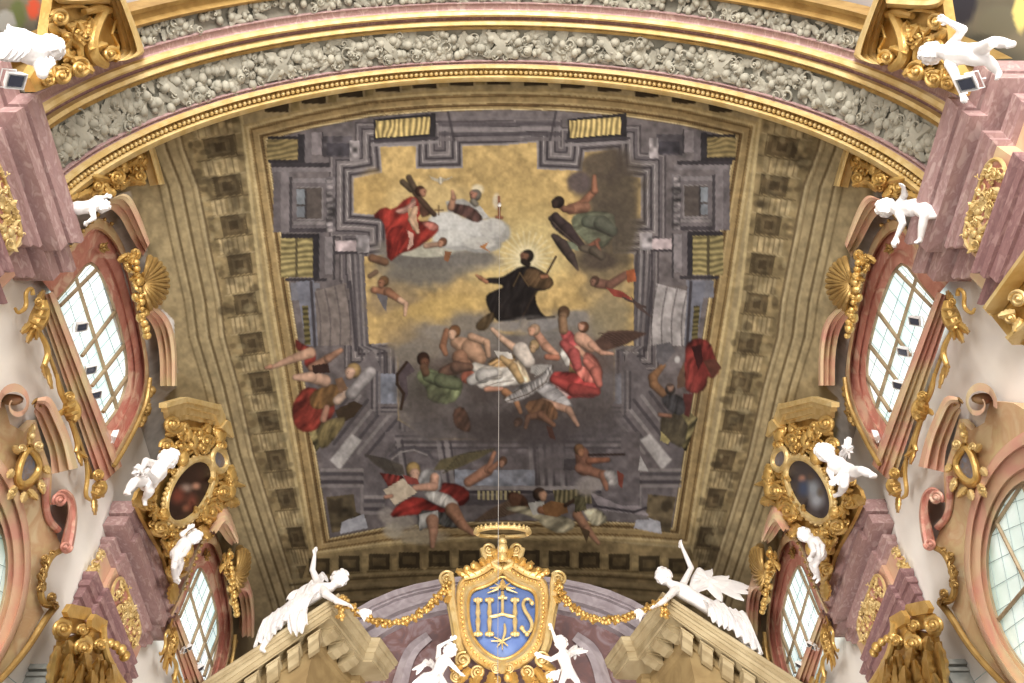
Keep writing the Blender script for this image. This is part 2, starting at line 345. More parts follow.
# ---------------------------------------------------------------- fresco paint
class Canvas:
    """sRGB pigment layout of the painted vault; x 95..907, y 55..635, two cells a unit."""
    X0, Y0, S = 95, 55, 2
    def __init__(s):
        s.W, s.H = (907-95)*2, (635-55)*2
        s.a = np.zeros((s.H, s.W, 3))
        s.rng = np.random.RandomState(7); s.g_ = s.rng.rand(62, 62)*2-1
        s.yy, s.xx = np.mgrid[0:s.H, 0:s.W].astype(float)
        s.xx = s.xx/s.S+s.X0; s.yy = s.yy/s.S+s.Y0
        s.n1 = s.noise(5); s.n2 = s.noise(14); s.n3 = s.noise(45); s.n0 = s.noise(2)
    def noise(s, cell):
        c = cell*s.S; h, w = int(s.H/c)+3, int(s.W/c)+3
        g = s.rng.rand(h, w)*2-1
        y = np.arange(s.H)/c; x = np.arange(s.W)/c
        y0 = y.astype(int); x0 = x.astype(int); fy = (y-y0)[:, None]; fx = (x-x0)[None]
        fy = fy*fy*(3-2*fy); fx = fx*fx*(3-2*fx)
        return (g[y0][:, x0]*(1-fy)*(1-fx)+g[y0][:, x0+1]*(1-fy)*fx+g[y0+1][:, x0]*fy*(1-fx)+g[y0+1][:, x0+1]*fy*fx)
    def tex(s, x, y):
        g = s.g_; x = x % 60; y = y % 60; x0 = x.astype(int); y0 = y.astype(int); fx = x-x0; fy = y-y0; fx = fx*fx*(3-2*fx); fy = fy*fy*(3-2*fy)
        return g[y0, x0]*(1-fx)*(1-fy)+g[y0, x0+1]*fx*(1-fy)+g[y0+1, x0]*(1-fx)*fy+g[y0+1, x0+1]*fx*fy
    def box(s, x0, y0, x1, y1):
        i0 = max(0, int((y0-s.Y0)*s.S)); i1 = min(s.H, int((y1-s.Y0)*s.S)+2)
        j0 = max(0, int((x0-s.X0)*s.S)); j1 = min(s.W, int((x1-s.X0)*s.S)+2)
        return (slice(i0, max(i0, i1)), slice(j0, max(j0, j1)))
    def put(s, b, col, m):
        col = np.asarray(col, float)
        if col.ndim == 1: col = col/255.
        s.a[b] = s.a[b]*(1-m[..., None])+col*m[..., None]
    def mask(s, pts, b):
        x, y = s.xx[b], s.yy[b]; m = np.zeros(x.shape, bool); n = len(pts)
        for i in range(n):
            x0, y0 = pts[i]; x1, y1 = pts[(i+1) % n]
            if y0 == y1: continue
            c = ((y0 > y) != (y1 > y)) & (x < (x1-x0)*(y-y0)/(y1-y0)+x0)
            m ^= c
        return m
    def poly(s, pts, col, al=1., mott=.06, fold=0., fd=(1, .4), fl=7., soft=0, seed=0, str_=False):
        if fold and len(pts) > 4: pts = chaikin(pts, 1, True); soft = max(soft, 1)
        xs = [p[0] for p in pts]; ys = [p[1] for p in pts]
        b = s.box(min(xs)-soft*2, min(ys)-soft*2, max(xs)+soft*2, max(ys)+soft*2)
        m = s.mask(pts, b).astype(float)
        for _ in range(soft):
            q = np.pad(m, 2, mode='edge')
            m = (q[:-4, 2:-2]+q[4:, 2:-2]+q[2:-2, :-4]+q[2:-2, 4:]+q[1:-3, 2:-2]+q[3:-1, 2:-2]+q[2:-2, 1:-3]+q[2:-2, 3:-1])/8
        k = 1+mott*s.n1[b]+mott*s.n2[b]
        if fold and not str_:
            m2 = m.copy()
            for _ in range(7):
                q = np.pad(m2, 2, mode='edge'); m2 = (q[:-4, 2:-2]+q[4:, 2:-2]+q[2:-2, :-4]+q[2:-2, 4:])/4
            k = k*(.62+.42*np.clip(m2*1.25-.25, 0, 1))
        if fold:
            L = math.hypot(*fd); p_ = (s.xx[b]*fd[0]+s.yy[b]*fd[1])/L+s.n2[b]*2.5; q_ = (s.yy[b]*fd[0]-s.xx[b]*fd[1])/L+s.n3[b]*6
            if str_: k = k+fold*np.sin(p_/fl*6.283)
            else: k = k+fold*1.9*s.tex(p_/fl*2.1, q_/fl*.5)+fold*.7*s.tex(p_/fl*4.7+9, q_/fl*1.3)
        c = np.clip(np.asarray(col, float)/255.*k[..., None], 0, 1)
        s.put(b, c, m*al)
    def blob(s, cx, cy, rx, ry, col, al=1., rot=0., hard=.5, ns=.5):
        r = max(rx, ry)*1.5; b = s.box(cx-r, cy-r, cx+r, cy+r)
        dx, dy = s.xx[b]-cx, s.yy[b]-cy; c, q = math.cos(rot), math.sin(rot)
        d = np.sqrt(((dx*c+dy*q)/rx)**2+((dy*c-dx*q)/ry)**2)+ns*(.22*s.n2[b]+.1*s.n1[b])
        m = np.clip((1.05-d)/(1.05-hard+1e-6), 0, 1); m = m*m*(3-2*m)
        s.put(b, col, m*al)
    def line(s, pts, w, col, al=1., close=False, sq=False):
        if close: pts = list(pts)+[pts[0]]
        for (x0, y0), (x1, y1) in zip(pts, pts[1:]):
            b = s.box(min(x0, x1)-w, min(y0, y1)-w, max(x0, x1)+w, max(y0, y1)+w)
            d, _, ex, ey = s.segd(b, x0, y0, x1, y1)
            if sq: d = np.maximum(np.abs(ex), np.abs(ey))
            s.put(b, col, np.clip(w/2-d+.5, 0, 1)*al*(1+.12*np.minimum(0, s.n1[b])))
    def segd(s, b, x0, y0, x1, y1):
        x, y = s.xx[b], s.yy[b]; L = (x1-x0)**2+(y1-y0)**2+1e-9
        t = np.clip(((x-x0)*(x1-x0)+(y-y0)*(y1-y0))/L, 0, 1)
        ex, ey = x-x0-t*(x1-x0), y-y0-t*(y1-y0)
        return np.sqrt(ex*ex+ey*ey), t, ex, ey
    def limb(s, pts, ws, col, sh=.42):
        """rounded brush stroke of a limb: lit from the upper right, like the painter's modelling"""
        if np.isscalar(ws): ws = [ws]*len(pts)
        for (p, q, w0, w1) in zip(pts, pts[1:], ws, ws[1:]):
            w = max(w0, w1)
            b = s.box(min(p[0], q[0])-w, min(p[1], q[1])-w, max(p[0], q[0])+w, max(p[1], q[1])+w)
            d, t, ex, ey = s.segd(b, p[0], p[1], q[0], q[1])
            r = (w0+(w1-w0)*t)/2
            m = np.clip((r-d)/1.6+.5, 0, 1)
            k = 1+.08-sh*(d/(r+.3))**2+.22*(ex*.6-ey*.7)/(r+.3)+.07*s.n1[b]
            s.put(b, np.clip(np.asarray(col, float)/255.*k[..., None], 0, 1), m)
    def head(s, x, y, r, skin, hair, face=(1, 0)):
        fx, fy = face; L = math.hypot(fx, fy)+1e-6; fx, fy = fx/L, fy/L; r = r*.88
        s.limb([(x-fx*r*.2, y-fy*r*.2-r*.15), (x-fx*r*.15, y-fy*r*.15)], r*1.9, hair, .6)
        s.limb([(x+fx*r*.35, y+fy*r*.35), (x+fx*r*.42, y+fy*r*.42+r*.45)], [r*1.45, r*1.05], skin, .45)
        s.blob(x-fx*r*.1, y-r*.75, r*.8, r*.35, hair, .8, ns=.3)
        px, py = -fy, fx
        for e in (-.28, .28):
            s.blob(x+fx*r*.6+abs(px)*r*e*.9+px*0, y+fy*r*.3+py*r*e*.3, .6, .45, (60, 35, 28), .75, ns=0)
    def wing(s, root, tip, w, col, n=6, up=1):
        (x0, y0), (x1, y1) = root, tip; dx, dy = x1-x0, y1-y0; L = math.hypot(dx, dy); nx, ny = -dy/L*up, dx/L*up
        s.poly([root, (x0+dx*.3+nx*w*.45, y0+dy*.3+ny*w*.45), (x0+dx*.7+nx*w*.3, y0+dy*.7+ny*w*.3), tip,
                (x0+dx*.6-nx*w*.35, y0+dy*.6-ny*w*.35), (x0+dx*.15-nx*w*.55, y0+dy*.15-ny*w*.55)], col, soft=1)
        for i in range(n):
            t = i/(n-1.)
            s.line([(x0+dx*(.12+.3*t)+nx*w*(.4-.8*t), y0+dy*(.12+.3*t)+ny*w*(.4-.8*t)), (x0+dx*(.62+.34*(1-t))-nx*w*.32*t, y0+dy*(.62+.34*(1-t))-ny*w*.32*t)], 1.1, [c*.62 for c in col], .7)
            s.line([(x0+dx*(.14+.3*t)+nx*w*(.44-.8*t), y0+dy*(.14+.3*t)+ny*w*(.44-.8*t)), (x0+dx*(.6+.34*(1-t))-nx*w*.28*t, y0+dy*(.6+.34*(1-t))-ny*w*.28*t)], .7, [min(255, c*1.3) for c in col], .5)

def Z(ox, oy, k):
    return lambda *p: [(ox+x/k, oy+y/k) for x, y in zip(p[::2], p[1::2])]

def mx(pts): return [(1002-x, y) for x, y in pts]

def lerp_poly(pl, n):
    seg = [math.dist(a, b) for a, b in zip(pl, pl[1:])]; T = sum(seg); out = []
    for i in range(n):
        d = T*i/(n-1); k = 0
        while k < len(seg)-1 and d > seg[k]: d -= seg[k]; k += 1
        t = d/seg[k]; a, b = pl[k], pl[k+1]
        out.append((a[0]+(b[0]-a[0])*t, a[1]+(b[1]-a[1])*t))
    return out

def soften(c):
    a = np.pad(c.a, ((1, 1), (1, 1), (0, 0)), mode='edge'); c.a = (a[1:-1, 1:-1]*4+a[:-2, 1:-1]+a[2:, 1:-1]+a[1:-1, :-2]+a[1:-1, 2:])/8
def paint_fresco():
    c = Canvas(); P = c.poly
    full = [(90, 40), (912, 40), (912, 645), (90, 645)]
    P(full, (172, 150, 104), mott=.05)
    # --- plain painted bands of the lower vault
    edge = [(174, 100), (186, 150), (200, 187), (212, 250), (222, 300), (226, 337), (240, 387), (255, 455), (275, 520), (300, 600), (310, 640)]
    fo = [(236, 90), (243, 127), (262, 300), (285, 430), (311, 553), (330, 640)]
    for M in (lambda p: p, mx):
        for off, w, col, al in ((-1, 3, (112, 90, 58), .9), (-4, 2, (196, 176, 128), .8), (-8, 1.5, (120, 98, 62), .6), (-19, 2.6, (104, 82, 48), .9), (-22, 2, (192, 172, 124), .7),
                            (-33, 2.4, (100, 80, 48), .85), (-36, 2, (190, 170, 122), .6), (-43, 2, (112, 92, 58), .7)):
            c.line(M([(x+off*(1-.0006*(y-100)), y) for x, y in edge]), w, col, al)
        # coffer band with consoles
        P(M(edge+fo[::-1]), (150, 128, 84), mott=.12)
        A, B = lerp_poly(edge, 30), lerp_poly(fo, 30)
        e2, f2 = lerp_poly(edge, 15), lerp_poly(fo, 15)
        def q(u, t):
            u = min(max(u, 0), 13.999); i = int(u); f = u-i
            a = (e2[i][0]+(e2[i+1][0]-e2[i][0])*f, e2[i][1]+(e2[i+1][1]-e2[i][1])*f)
            b = (f2[i][0]+(f2[i+1][0]-f2[i][0])*f, f2[i][1]+(f2[i+1][1]-f2[i][1])*f)
            return (a[0]+(b[0]-a[0])*t, a[1]+(b[1]-a[1])*t)
        for k in range(14):
            u = k+.1
            r = lambda u0, u1, t0, t1: M([q(u0, t0), q(u0, t1), q(u1, t1), q(u1, t0)])
            P(r(u, u+.5, .3, .82), (96, 79, 51), mott=.14)
            P(r(u+.08, u+.42, .4, .74), (110, 92, 61), mott=.12)
            P(r(u+.14, u+.36, .47, .66), (84, 68, 44), mott=.1)
            c.line(M([q(u, .3), q(u, .84), q(u+.5, .84)]), 1.4, (70, 56, 34), .8)
            P(r(u+.56, u+.94, .18, .46), (176, 154, 108), mott=.16)
            P(r(u+.56, u+.94, .52, .84), (170, 148, 102), mott=.16)
            for t in (.26, .38, .6, .74):
                c.line(M([q(u+.58, t), q(u+.92, t)]), 1.3, (112, 92, 58), .8)
            c.line(M([q(u+.54, .1), q(u+.54, .95)]), 1.2, (80, 64, 40), .7)
            c.line(M([q(u+.98, .1), q(u+.98, .95)]), 1.2, (206, 186, 140), .5)
            c.blob(*M([q(u+.25, .1)])[0], 5, 4, (112, 92, 58), .7)
        c.line(M(fo), 3, (206, 182, 124), .9)
    for M in (lambda p: p, mx):
        P(M([(90, 190), (108, 197), (128, 191), (146, 243), (156, 303), (174, 320), (175, 388), (164, 398), (164, 440), (160, 470), (172, 520), (184, 560), (200, 645), (90, 645)]), (222, 215, 208), mott=.03)
    rg = random.Random(21)
    for M in (lambda p: p, mx):
        for i in range(150):
            u = rg.random(); t = rg.random(); A_, B_ = lerp_poly(edge, 60), lerp_poly(fo, 60); j = int(u*59); x = A_[j][0]*(1-t)+B_[j][0]*t; y = A_[j][1]*(1-t)+B_[j][1]*t
            c.blob(*M([(x, y)])[0], rg.uniform(3, 8), rg.uniform(3, 7), (64, 52, 34) if rg.random() < .6 else (196, 178, 128), rg.uniform(.15, .45), ns=1.2)
    # near edge band above frame, and the far band below it
    P([(150, 128), (245, 108), (330, 84), (500, 74), (670, 84), (760, 108), (860, 128), (860, 50), (150, 50)], (126, 102, 58), mott=.1)
    for k in range(-6, 7):
        x = 501+k*37; y = 80+.00055*(x-501)**2
        P([(x-14, y-10), (x+10, y-10), (x+10, y+5), (x-14, y+5)], (62, 50, 34), mott=.1)
        P([(x+12, y-9), (x+21, y-9), (x+21, y+4), (x+12, y+4)], (150, 128, 78), mott=.1)
    P([(311, 553), (349, 545), (420, 541), (500, 539), (600, 540), (640, 545), (691, 549), (720, 640), (282, 640)], (150, 126, 80), mott=.1)
    by = lambda x: 553-.00002*0-9*(1-((x-501)/190.)**2)
    for k in range(-6, 7):
        x = 501+k*30; y = by(x)+6
        P([(x-12, y), (x+9, y), (x+9, y+16), (x-12, y+16)], (74, 60, 36), mott=.12)
        P([(x-8, y+4), (x+5, y+4), (x+5, y+12), (x-8, y+12)], (100, 82, 50), mott=.12)
        P([(x+11, y+2), (x+17, y+2), (x+17, y+18), (x+11, y+18)], (172, 146, 92), mott=.12)
        P([(x-14, y+17), (x+18, y+17), (x+18, y+22), (x-14, y+22)], (120, 98, 58), mott=.12)
    for dy, w, col in ((26, 3, (176, 152, 100)), (30, 2, (92, 74, 44)), (36, 4, (164, 140, 92)), (41, 2, (86, 70, 42)), (48, 3, (160, 138, 90)), (53, 2, (90, 72, 44)), (62, 3, (150, 128, 84))):
        c.line([(x, by(x)+dy) for x in range(290, 716, 15)], w, col, .9)
    # --- picture ground: grey painted architecture
    top = [(267, 140), (310, 129), (370, 117), (430, 112), (500, 110), (560, 111), (620, 116), (680, 125), (735, 138)]
    bot = [(672, 528), (640, 523), (600, 521), (500, 521), (430, 523), (384, 527), (330, 538)]
    ins = top+[(708, 300)]+bot+[(292, 300)]
    # frame mouldings drawn as nested strips
    cx, cy = 501, 330
    def grow(d):
        o = []
        for x, y in ins:
            dx = d*(-1 if x < cx-100 and (y > 138 and True) else 1 if x > cx+100 else 0)
            near_side = abs(x-(292 if x < cx else 708)) < 45
            if y in (140, 138): o.append((x+(-d if x < cx else d)*.95, y-d*.62))
            elif y in (538, 528) : o.append((x+(-d if x < cx else d)*.8, y+d*.72))
            elif y == 300: o.append((x+(-d if x < cx else d), y))
            elif y < 300: o.append((x, y-d*.86))
            else: o.append((x, y+d*.78))
        return o
    for d, col in ((25, (176, 150, 96)), (22, (206, 180, 122)), (19, (150, 120, 70)), (17, (120, 90, 48)), (15.5, (172, 142, 88)), (10, (190, 162, 106)), (8, (122, 92, 50)), (6, (92, 66, 36)), (4.5, (170, 140, 84)), (2, (222, 198, 140)), (.8, (120, 96, 60))):
        P(grow(d), col, mott=.04)
    P(ins, (112, 103, 105), mott=.1)
    sky = [(354, 178), (382, 173), (380, 147), (416, 146), (416, 169), (463, 168), (463, 146), (509, 145), (537, 142), (537, 169), (582, 171), (585, 152), (616, 150), (618, 175), (641, 178), (641, 219), (613, 219), (613, 254), (634, 254), (634, 346),
           (615, 346), (615, 400), (600, 420), (560, 440), (430, 440), (398, 420), (397, 342), (369, 344), (364, 257), (387, 254), (387, 216), (354, 213)]
    for w, col in ((50, (84, 76, 80)), (46, (140, 131, 132)), (43, (104, 96, 100)), (37, (66, 60, 66)), (34, (128, 119, 121)), (28, (168, 160, 159)), (26, (112, 104, 107)), (22, (62, 56, 62)), (18, (118, 110, 113)), (14, (172, 164, 163)), (12, (96, 88, 93)), (8, (58, 52, 58)), (5, (122, 114, 117)), (2.4, (160, 152, 151))):
        c.line(sky, w, col, 1, True, True)
    # clip the moulding strokes back to the picture field is not needed on the open sides; repaint niches
    zD, zE = Z(260, 110, 3.592), Z(620, 110, 3.592)
    for z, fl in ((zD, False), (zE, True)):
        X = (lambda *p: z(*p)) if not fl else None
        if not fl:
            R = lambda x0, y0, x1, y1, col, **k: P(z(x0, y0, x1, y0, x1, y1, x0, y1), col, **k)
        else:
            R = lambda x0, y0, x1, y1, col, **k: P(z(440-x0*.94, y0-8, 440-x1*.94, y0-8, 440-x1*.94, y1-8, 440-x0*.94, y1-8), col, **k)
        R(28, 95, 150, 190, (52, 47, 50)); 
        R(25, 105, 138, 178, (142, 122, 74), fold=.2, fd=(.15, 1), fl=5, str_=True)
        R(135, 88, 160, 190, (54, 50, 55)); R(160, 85, 186, 190, (110, 102, 106)); R(186, 80, 222, 160, (136, 126, 130)); R(222, 78, 228, 165, (64, 58, 64))
        R(228, 95, 330, 170, (88, 82, 88), mott=.2); R(240, 120, 322, 165, (70, 66, 74), mott=.2)
        R(322, 110, 356, 182, (140, 132, 134), mott=.4)
        R(40, 190, 250, 205, (60, 55, 60)); R(50, 205, 260, 222, (124, 116, 120)); R(48, 222, 74, 440, (106, 98, 102)); R(74, 222, 105, 440, (126, 117, 121))
        R(105, 240, 116, 440, (70, 65, 70)); R(116, 246, 250, 262, (132, 124, 128)); R(120, 262, 240, 425, (110, 102, 106)); R(132, 276, 228, 396, (134, 126, 128))
        R(132, 280, 222, 390, (92, 82, 78)); R(132, 285, 160, 340, (132, 140, 150)); R(132, 345, 160, 385, (120, 126, 136)); R(132, 338, 170, 346, (84, 76, 74))
        R(160, 280, 168, 390, (66, 60, 62)); R(120, 400, 250, 412, (136, 128, 130)); R(105, 425, 270, 440, (72, 66, 72))
        R(236, 240, 270, 440, (104, 97, 101), mott=.35)
        for yy in range(250, 430, 22): R(240, yy, 262, yy+11, (140, 132, 134), mott=.3)
        R(75, 444, 205, 462, (54, 49, 54)); R(74, 460, 190, 600, (150, 134, 82), fold=.24, fd=(.1, 1), fl=6, str_=True); R(126, 460, 136, 600, (92, 80, 52))
        R(190, 444, 212, 612, (52, 48, 54)); R(212, 440, 232, 600, (108, 100, 104)); R(232, 455, 262, 590, (134, 126, 130)); R(262, 450, 270, 610, (70, 65, 70))
        R(90, 604, 240, 616, (62, 57, 62))
        R(270, 470, 352, 508, (178, 160, 164), mott=.2); R(345, 450, 392, 512, (132, 126, 130), mott=.45); R(270, 508, 352, 518, (66, 60, 66))
        R(110, 620, 215, 683, (124, 124, 136)); R(200, 640, 320, 683, (112, 102, 100))
    # top scroll consoles
    for x0, x1 in ((376, 430), (570, 621)):
        P([(x0-2, 119), (x1+6, 113), (x1+6, 140), (x0-2, 142)], (50, 46, 50))
        P([(x0, 121), (x1, 117), (x1, 134), (x0, 138)], (196, 168, 98), fold=.3, fd=(1, .05), fl=5.2, str_=True)
        c.line([(x0-4, 141), (x1+8, 138)], 3, (70, 64, 70)); c.line([(x0-4, 145), (x1+8, 142)], 3, (140, 132, 134))
    for y, col in ((118, (122, 113, 116)), (124, (90, 82, 88)), (129, (140, 131, 134)), (134, (84, 77, 83)), (139, (120, 111, 114))):
        c.line([(440, y), (560, y)], 4, col, .9)
    for x in (448, 556):
        c.line([(x, 112), (x+(6 if x < 500 else -6), 140)], 2.5, (66, 60, 66), .8)
    # side: big vaulted pier with round drum, both sides
    for M in (lambda p: p, mx):
        P(M([(312, 292), (346, 283), (352, 345), (316, 346)]), (128, 116, 112) if M([(0, 0)])[0][0] == 0 else (170, 163, 164), mott=.08)
        for k in range(4):
            c.line(M(chaikin([(315+k*10, 292-k*2.5), (321+k*10, 318), (320+k*10, 346)], 2)), 1.1, (86, 78, 80), .8)
        P(M([(296, 282), (314, 280), (318, 346), (306, 346)]), (120, 122, 138)); P(M([(302, 306), (308, 306), (311, 345), (305, 345)]), (96, 86, 50), fold=.3, fd=(.1, 1), fl=5, str_=True)
        c.line(M([(311, 282), (315, 346)]), 3, (66, 60, 66)); c.line(M([(350, 282), (356, 350)]), 3, (70, 64, 70))
        for k, col in enumerate(((78, 72, 78), (128, 120, 122), (84, 78, 84), (140, 133, 134), (90, 84, 90), (70, 64, 70), (124, 116, 118))):
            c.line(M([(352+k*2.8, 255), (357+k*2.6, 345), (362+k*4.5, 350), (362+k*4.5, 400)]), 2.6, col, .85)
        # lower corner: receding columns and steps
        P(M([(310, 420), (372, 350), (410, 430), (405, 505), (340, 520)]), (112, 104, 108))
        for k in range(7):
            c.line(M([(318+k*8, 438+k*3), (352+k*8, 392+k*4)]), 3.4, (146, 139, 140) if k % 2 else (78, 72, 78), .9)
        P(M([(330, 460), (352, 434), (362, 440), (340, 470)]), (190, 186, 186), soft=1)
        for k, col in enumerate(((150, 142, 142), (84, 78, 84), (130, 122, 124), (72, 66, 72), (140, 132, 133))):
            c.line(M([(322, 470+k*4), (362, 470+k*4), (362, 497+k*4), (384, 497+k*4), (384, 508+k*3)]), 3.4, col, .9)
        P(M([(326, 497), (354, 494), (356, 512), (366, 516), (364, 527), (332, 533)]), (98, 84, 60), mott=.25)
        c.blob(*M([(335, 506)])[0], 8, 9, (66, 54, 38), .8)
        P(M([(342, 522), (364, 514), (368, 528), (340, 534)]), (176, 178, 190))
        P(M([(304, 418), (330, 400), (326, 440), (316, 452)]), (128, 116, 72), fold=.3, fd=(.6, .6), fl=9)
        P(M([(376, 374), (397, 374), (397, 404), (378, 404)]), (128, 134, 152), mott=.12); P(M([(402, 410), (434, 408), (434, 424), (404, 424)]), (132, 138, 156), mott=.12)
        for k, col in enumerate(((72, 66, 72), (140, 132, 134), (86, 80, 86), (124, 116, 118))):
            c.line(M([(372+k*2.5, 372), (372+k*2.5, 408+k*2), (400+k*2.5, 408+k*2), (400+k*2.5, 428+k*2), (440, 428+k*2)]), 2.4, col, .9)
    # bottom middle architecture
    P([(385, 432), (640, 432), (640, 518), (385, 518)], (106, 98, 102), mott=.12)
    for k in range(5):
        y = 436+k*3; c.line([(396, y), (620, y)], 2, (140, 132, 134) if k % 2 else (74, 68, 74), .8)
    for x in (398, 438, 446, 530, 540, 548, 560):
        c.line([(x, 440), (x+(8 if x < 480 else 3), 492)], 4, (138, 131, 133), .85); c.line([(x+4, 440), (x+(12 if x < 480 else 7), 492)], 2, (70, 64, 70), .9)
    c.line([(390, 456), (400, 449), (414, 447), (428, 452), (432, 458)], 3, (84, 78, 84)); c.line([(392, 459), (401, 452), (414, 450), (427, 455)], 1.5, (150, 143, 143))
    P([(455, 470), (535, 470), (535, 486), (455, 486)], (136, 142, 158), mott=.15)
    c.line([(440, 488), (600, 488)], 4, (150, 142, 142)); c.line([(440, 492), (600, 492)], 3, (66, 60, 66)); c.line([(440, 500), (600, 500)], 9, (86, 79, 84))
    for k in range(10): P([(478+k*4.4, 491), (480.5+k*4.4, 491), (480.5+k*4.4, 500), (478+k*4.4, 500)], (180, 168, 120))
    P([(440, 506), (640, 506), (650, 520), (430, 520)], (120, 112, 114))
    P([(590, 492), (622, 506), (640, 506), (650, 516), (600, 510)], (150, 140, 146)); c.line([(594, 506), (634, 512), (646, 508)], 2.5, (60, 55, 62))
    P([(553, 490), (590, 489), (592, 504), (555, 504)], (112, 102, 70), fold=.3, fd=(1, 0), fl=5, str_=True)
    # --- heaven
    P(sky, (204, 168, 98), mott=.09)
    c.blob(430, 200, 60, 22, (222, 190, 122), .7); c.blob(520, 250, 70, 55, (226, 200, 128), .8); c.blob(515, 200, 60, 30, (206, 172, 100), .6); c.blob(372, 190, 22, 24, (196, 158, 86), .6)
    c.blob(612, 195, 40, 50, (92, 80, 66), .95); c.blob(606, 165, 30, 22, (84, 72, 62), .9); c.blob(612, 240, 34, 40, (100, 88, 70), .9); c.blob(590, 255, 24, 26, (104, 92, 74), .8); c.blob(598, 165, 20, 14, (98, 84, 68), .9)
    c.blob(425, 268, 62, 26, (122, 116, 108), .95, -.15); c.blob(400, 250, 36, 16, (130, 122, 112), .9); c.blob(470, 258, 40, 16, (140, 132, 120), .8)
    P([(369, 352), (420, 338), (470, 330), (520, 335), (560, 330), (634, 352), (634, 346), (615, 346), (615, 400), (600, 420), (560, 440), (430, 440), (398, 420), (397, 342)], (116, 107, 103), soft=6)
    c.blob(395, 300, 34, 26, (150, 128, 98), .7); c.blob(432, 312, 70, 16, (214, 176, 96), .9, -.22); c.blob(420, 345, 36, 30, (142, 130, 116), .95); c.blob(398, 330, 24, 20, (176, 146, 96), .6)
    c.blob(470, 335, 40, 30, (132, 124, 116), .9); c.blob(570, 340, 60, 34, (128, 122, 118), .9); c.blob(610, 320, 26, 34, (150, 136, 104), .8); c.blob(606, 285, 30, 26, (168, 146, 104), .6)
    for (x, y, rx, ry, col) in ((440, 400, 50, 40, (112, 104, 102)), (520, 400, 80, 46, (106, 98, 98)), (590, 390, 52, 48, (104, 96, 98)), (500, 428, 90, 30, (84, 76, 78)), (550, 432, 60, 26, (78, 70, 73)), (430, 430, 40, 16, (104, 97, 98)), (600, 428, 36, 26, (92, 85, 88)), (560, 462, 34, 20, (98, 90, 93))):
        c.blob(x, y, rx, ry, col, .92, hard=.3)
    for (x, y, rx, ry, col) in ((450, 372, 44, 22, (92, 76, 68)), (520, 372, 50, 24, (96, 82, 76)), (590, 362, 36, 22, (104, 86, 80)), (545, 405, 40, 22, (72, 60, 58)), (425, 385, 30, 24, (88, 82, 74)), (485, 395, 30, 18, (80, 70, 68)), (470, 350, 26, 14, (110, 88, 74)), (578, 345, 26, 16, (120, 98, 86))):
        c.blob(x, y, rx, ry, col, .85, hard=.2)
    skin, skd, brn = (206, 160, 128), (158, 104, 74), (88, 58, 40)
    # --- figure in red with a cross, on the left of the cloud throne
    a = Z(350, 160, 5.694)
    c.blob(462, 232, 36, 14, (206, 204, 198), .95); c.blob(446, 226, 22, 11, (214, 212, 206), .9); c.blob(478, 240, 26, 13, (196, 194, 190), .9); c.blob(430, 250, 44, 9, (182, 180, 166), .9); c.blob(424, 260, 52, 12, (116, 110, 104), .95); c.blob(470, 258, 36, 9, (124, 118, 112), .9)
    for (x, y, rx, ry, col) in ((448, 224, 20, 12, (176, 176, 176)), (446, 221, 18, 10, (214, 214, 212)), (474, 232, 26, 14, (170, 170, 172)), (470, 228, 22, 12, (212, 212, 210)), (496, 232, 16, 13, (168, 168, 166)), (492, 228, 14, 11, (204, 202, 198)), (456, 242, 26, 10, (168, 168, 166)), (452, 238, 22, 9, (210, 210, 206)), (482, 246, 22, 8, (160, 160, 158)), (480, 243, 18, 7, (202, 200, 194)), (425, 252, 32, 6, (186, 184, 164))):
        c.blob(x, y, rx, ry, col, .95, hard=.75, ns=.3)
    P(a(120, 325, 190, 262, 245, 288, 330, 205, 400, 215, 420, 280, 370, 350, 480, 350, 512, 390, 470, 440, 370, 510, 290, 530, 215, 590, 205, 440, 190, 340), (158, 42, 34), fold=.2, fd=(.8, .5), fl=9)
    P(a(245, 290, 330, 262, 360, 205, 385, 240, 350, 290, 290, 312), (222, 160, 140), fold=.15, fd=(.5, 1), fl=6)
    P(a(320, 395, 360, 420, 360, 480, 325, 515, 340, 450), (222, 168, 150)); P(a(400, 350, 480, 355, 512, 385, 470, 410, 430, 380), (216, 120, 104), fold=.1)
    P(a(205, 430, 250, 370, 330, 390, 330, 440, 270, 540, 218, 585), (146, 36, 30), fold=.2, fd=(.9, .3), fl=7)
    P(a(330, 280, 385, 260, 380, 330, 395, 400, 360, 400, 335, 340), (190, 150, 112)); c.limb(a(372, 280, 345, 340, 385, 410), [6, 5, 4], (196, 156, 122))
    P(a(385, 200, 440, 240, 470, 300, 440, 320, 400, 330), (92, 58, 44), fold=.15)
    c.limb(a(300, 125, 350, 170), 6, (82, 66, 50)); c.limb(a(335, 100, 370, 165), 6, (86, 68, 52)); c.limb(a(370, 190, 480, 310), 5, (80, 58, 44))
    c.head(*a(404, 180)[0], 6, (176, 118, 88), (74, 44, 32), (1, .1))
    # bearded figure in dark robe on the right of it
    P(a(545, 235, 640, 220, 700, 250, 800, 330, 700, 350, 640, 300, 560, 300), (170, 168, 164), soft=1); P(a(555, 245, 620, 250, 700, 265, 765, 335, 720, 360, 660, 330, 570, 290), (92, 62, 56), fold=.15)
    P(a(715, 265, 740, 260, 790, 325, 760, 335), (186, 184, 180)); c.limb(a(575, 270, 590, 215, 583, 178), [7, 5, 3], (182, 128, 98))
    c.blob(*a(725, 170)[0], 8, 7, (232, 220, 190), .8); c.head(*a(712, 200)[0], 6.5, (182, 120, 96), (110, 102, 92), (-.4, -.3)); c.limb(a(700, 235, 715, 250), 6, (120, 112, 100))
    c.blob(*a(835, 230)[0], 5, 10, (230, 216, 190), .8); c.line(a(848, 210, 850, 330), 2.6, (150, 84, 58)); c.limb(a(835, 325, 865, 328), 3, (150, 84, 60))
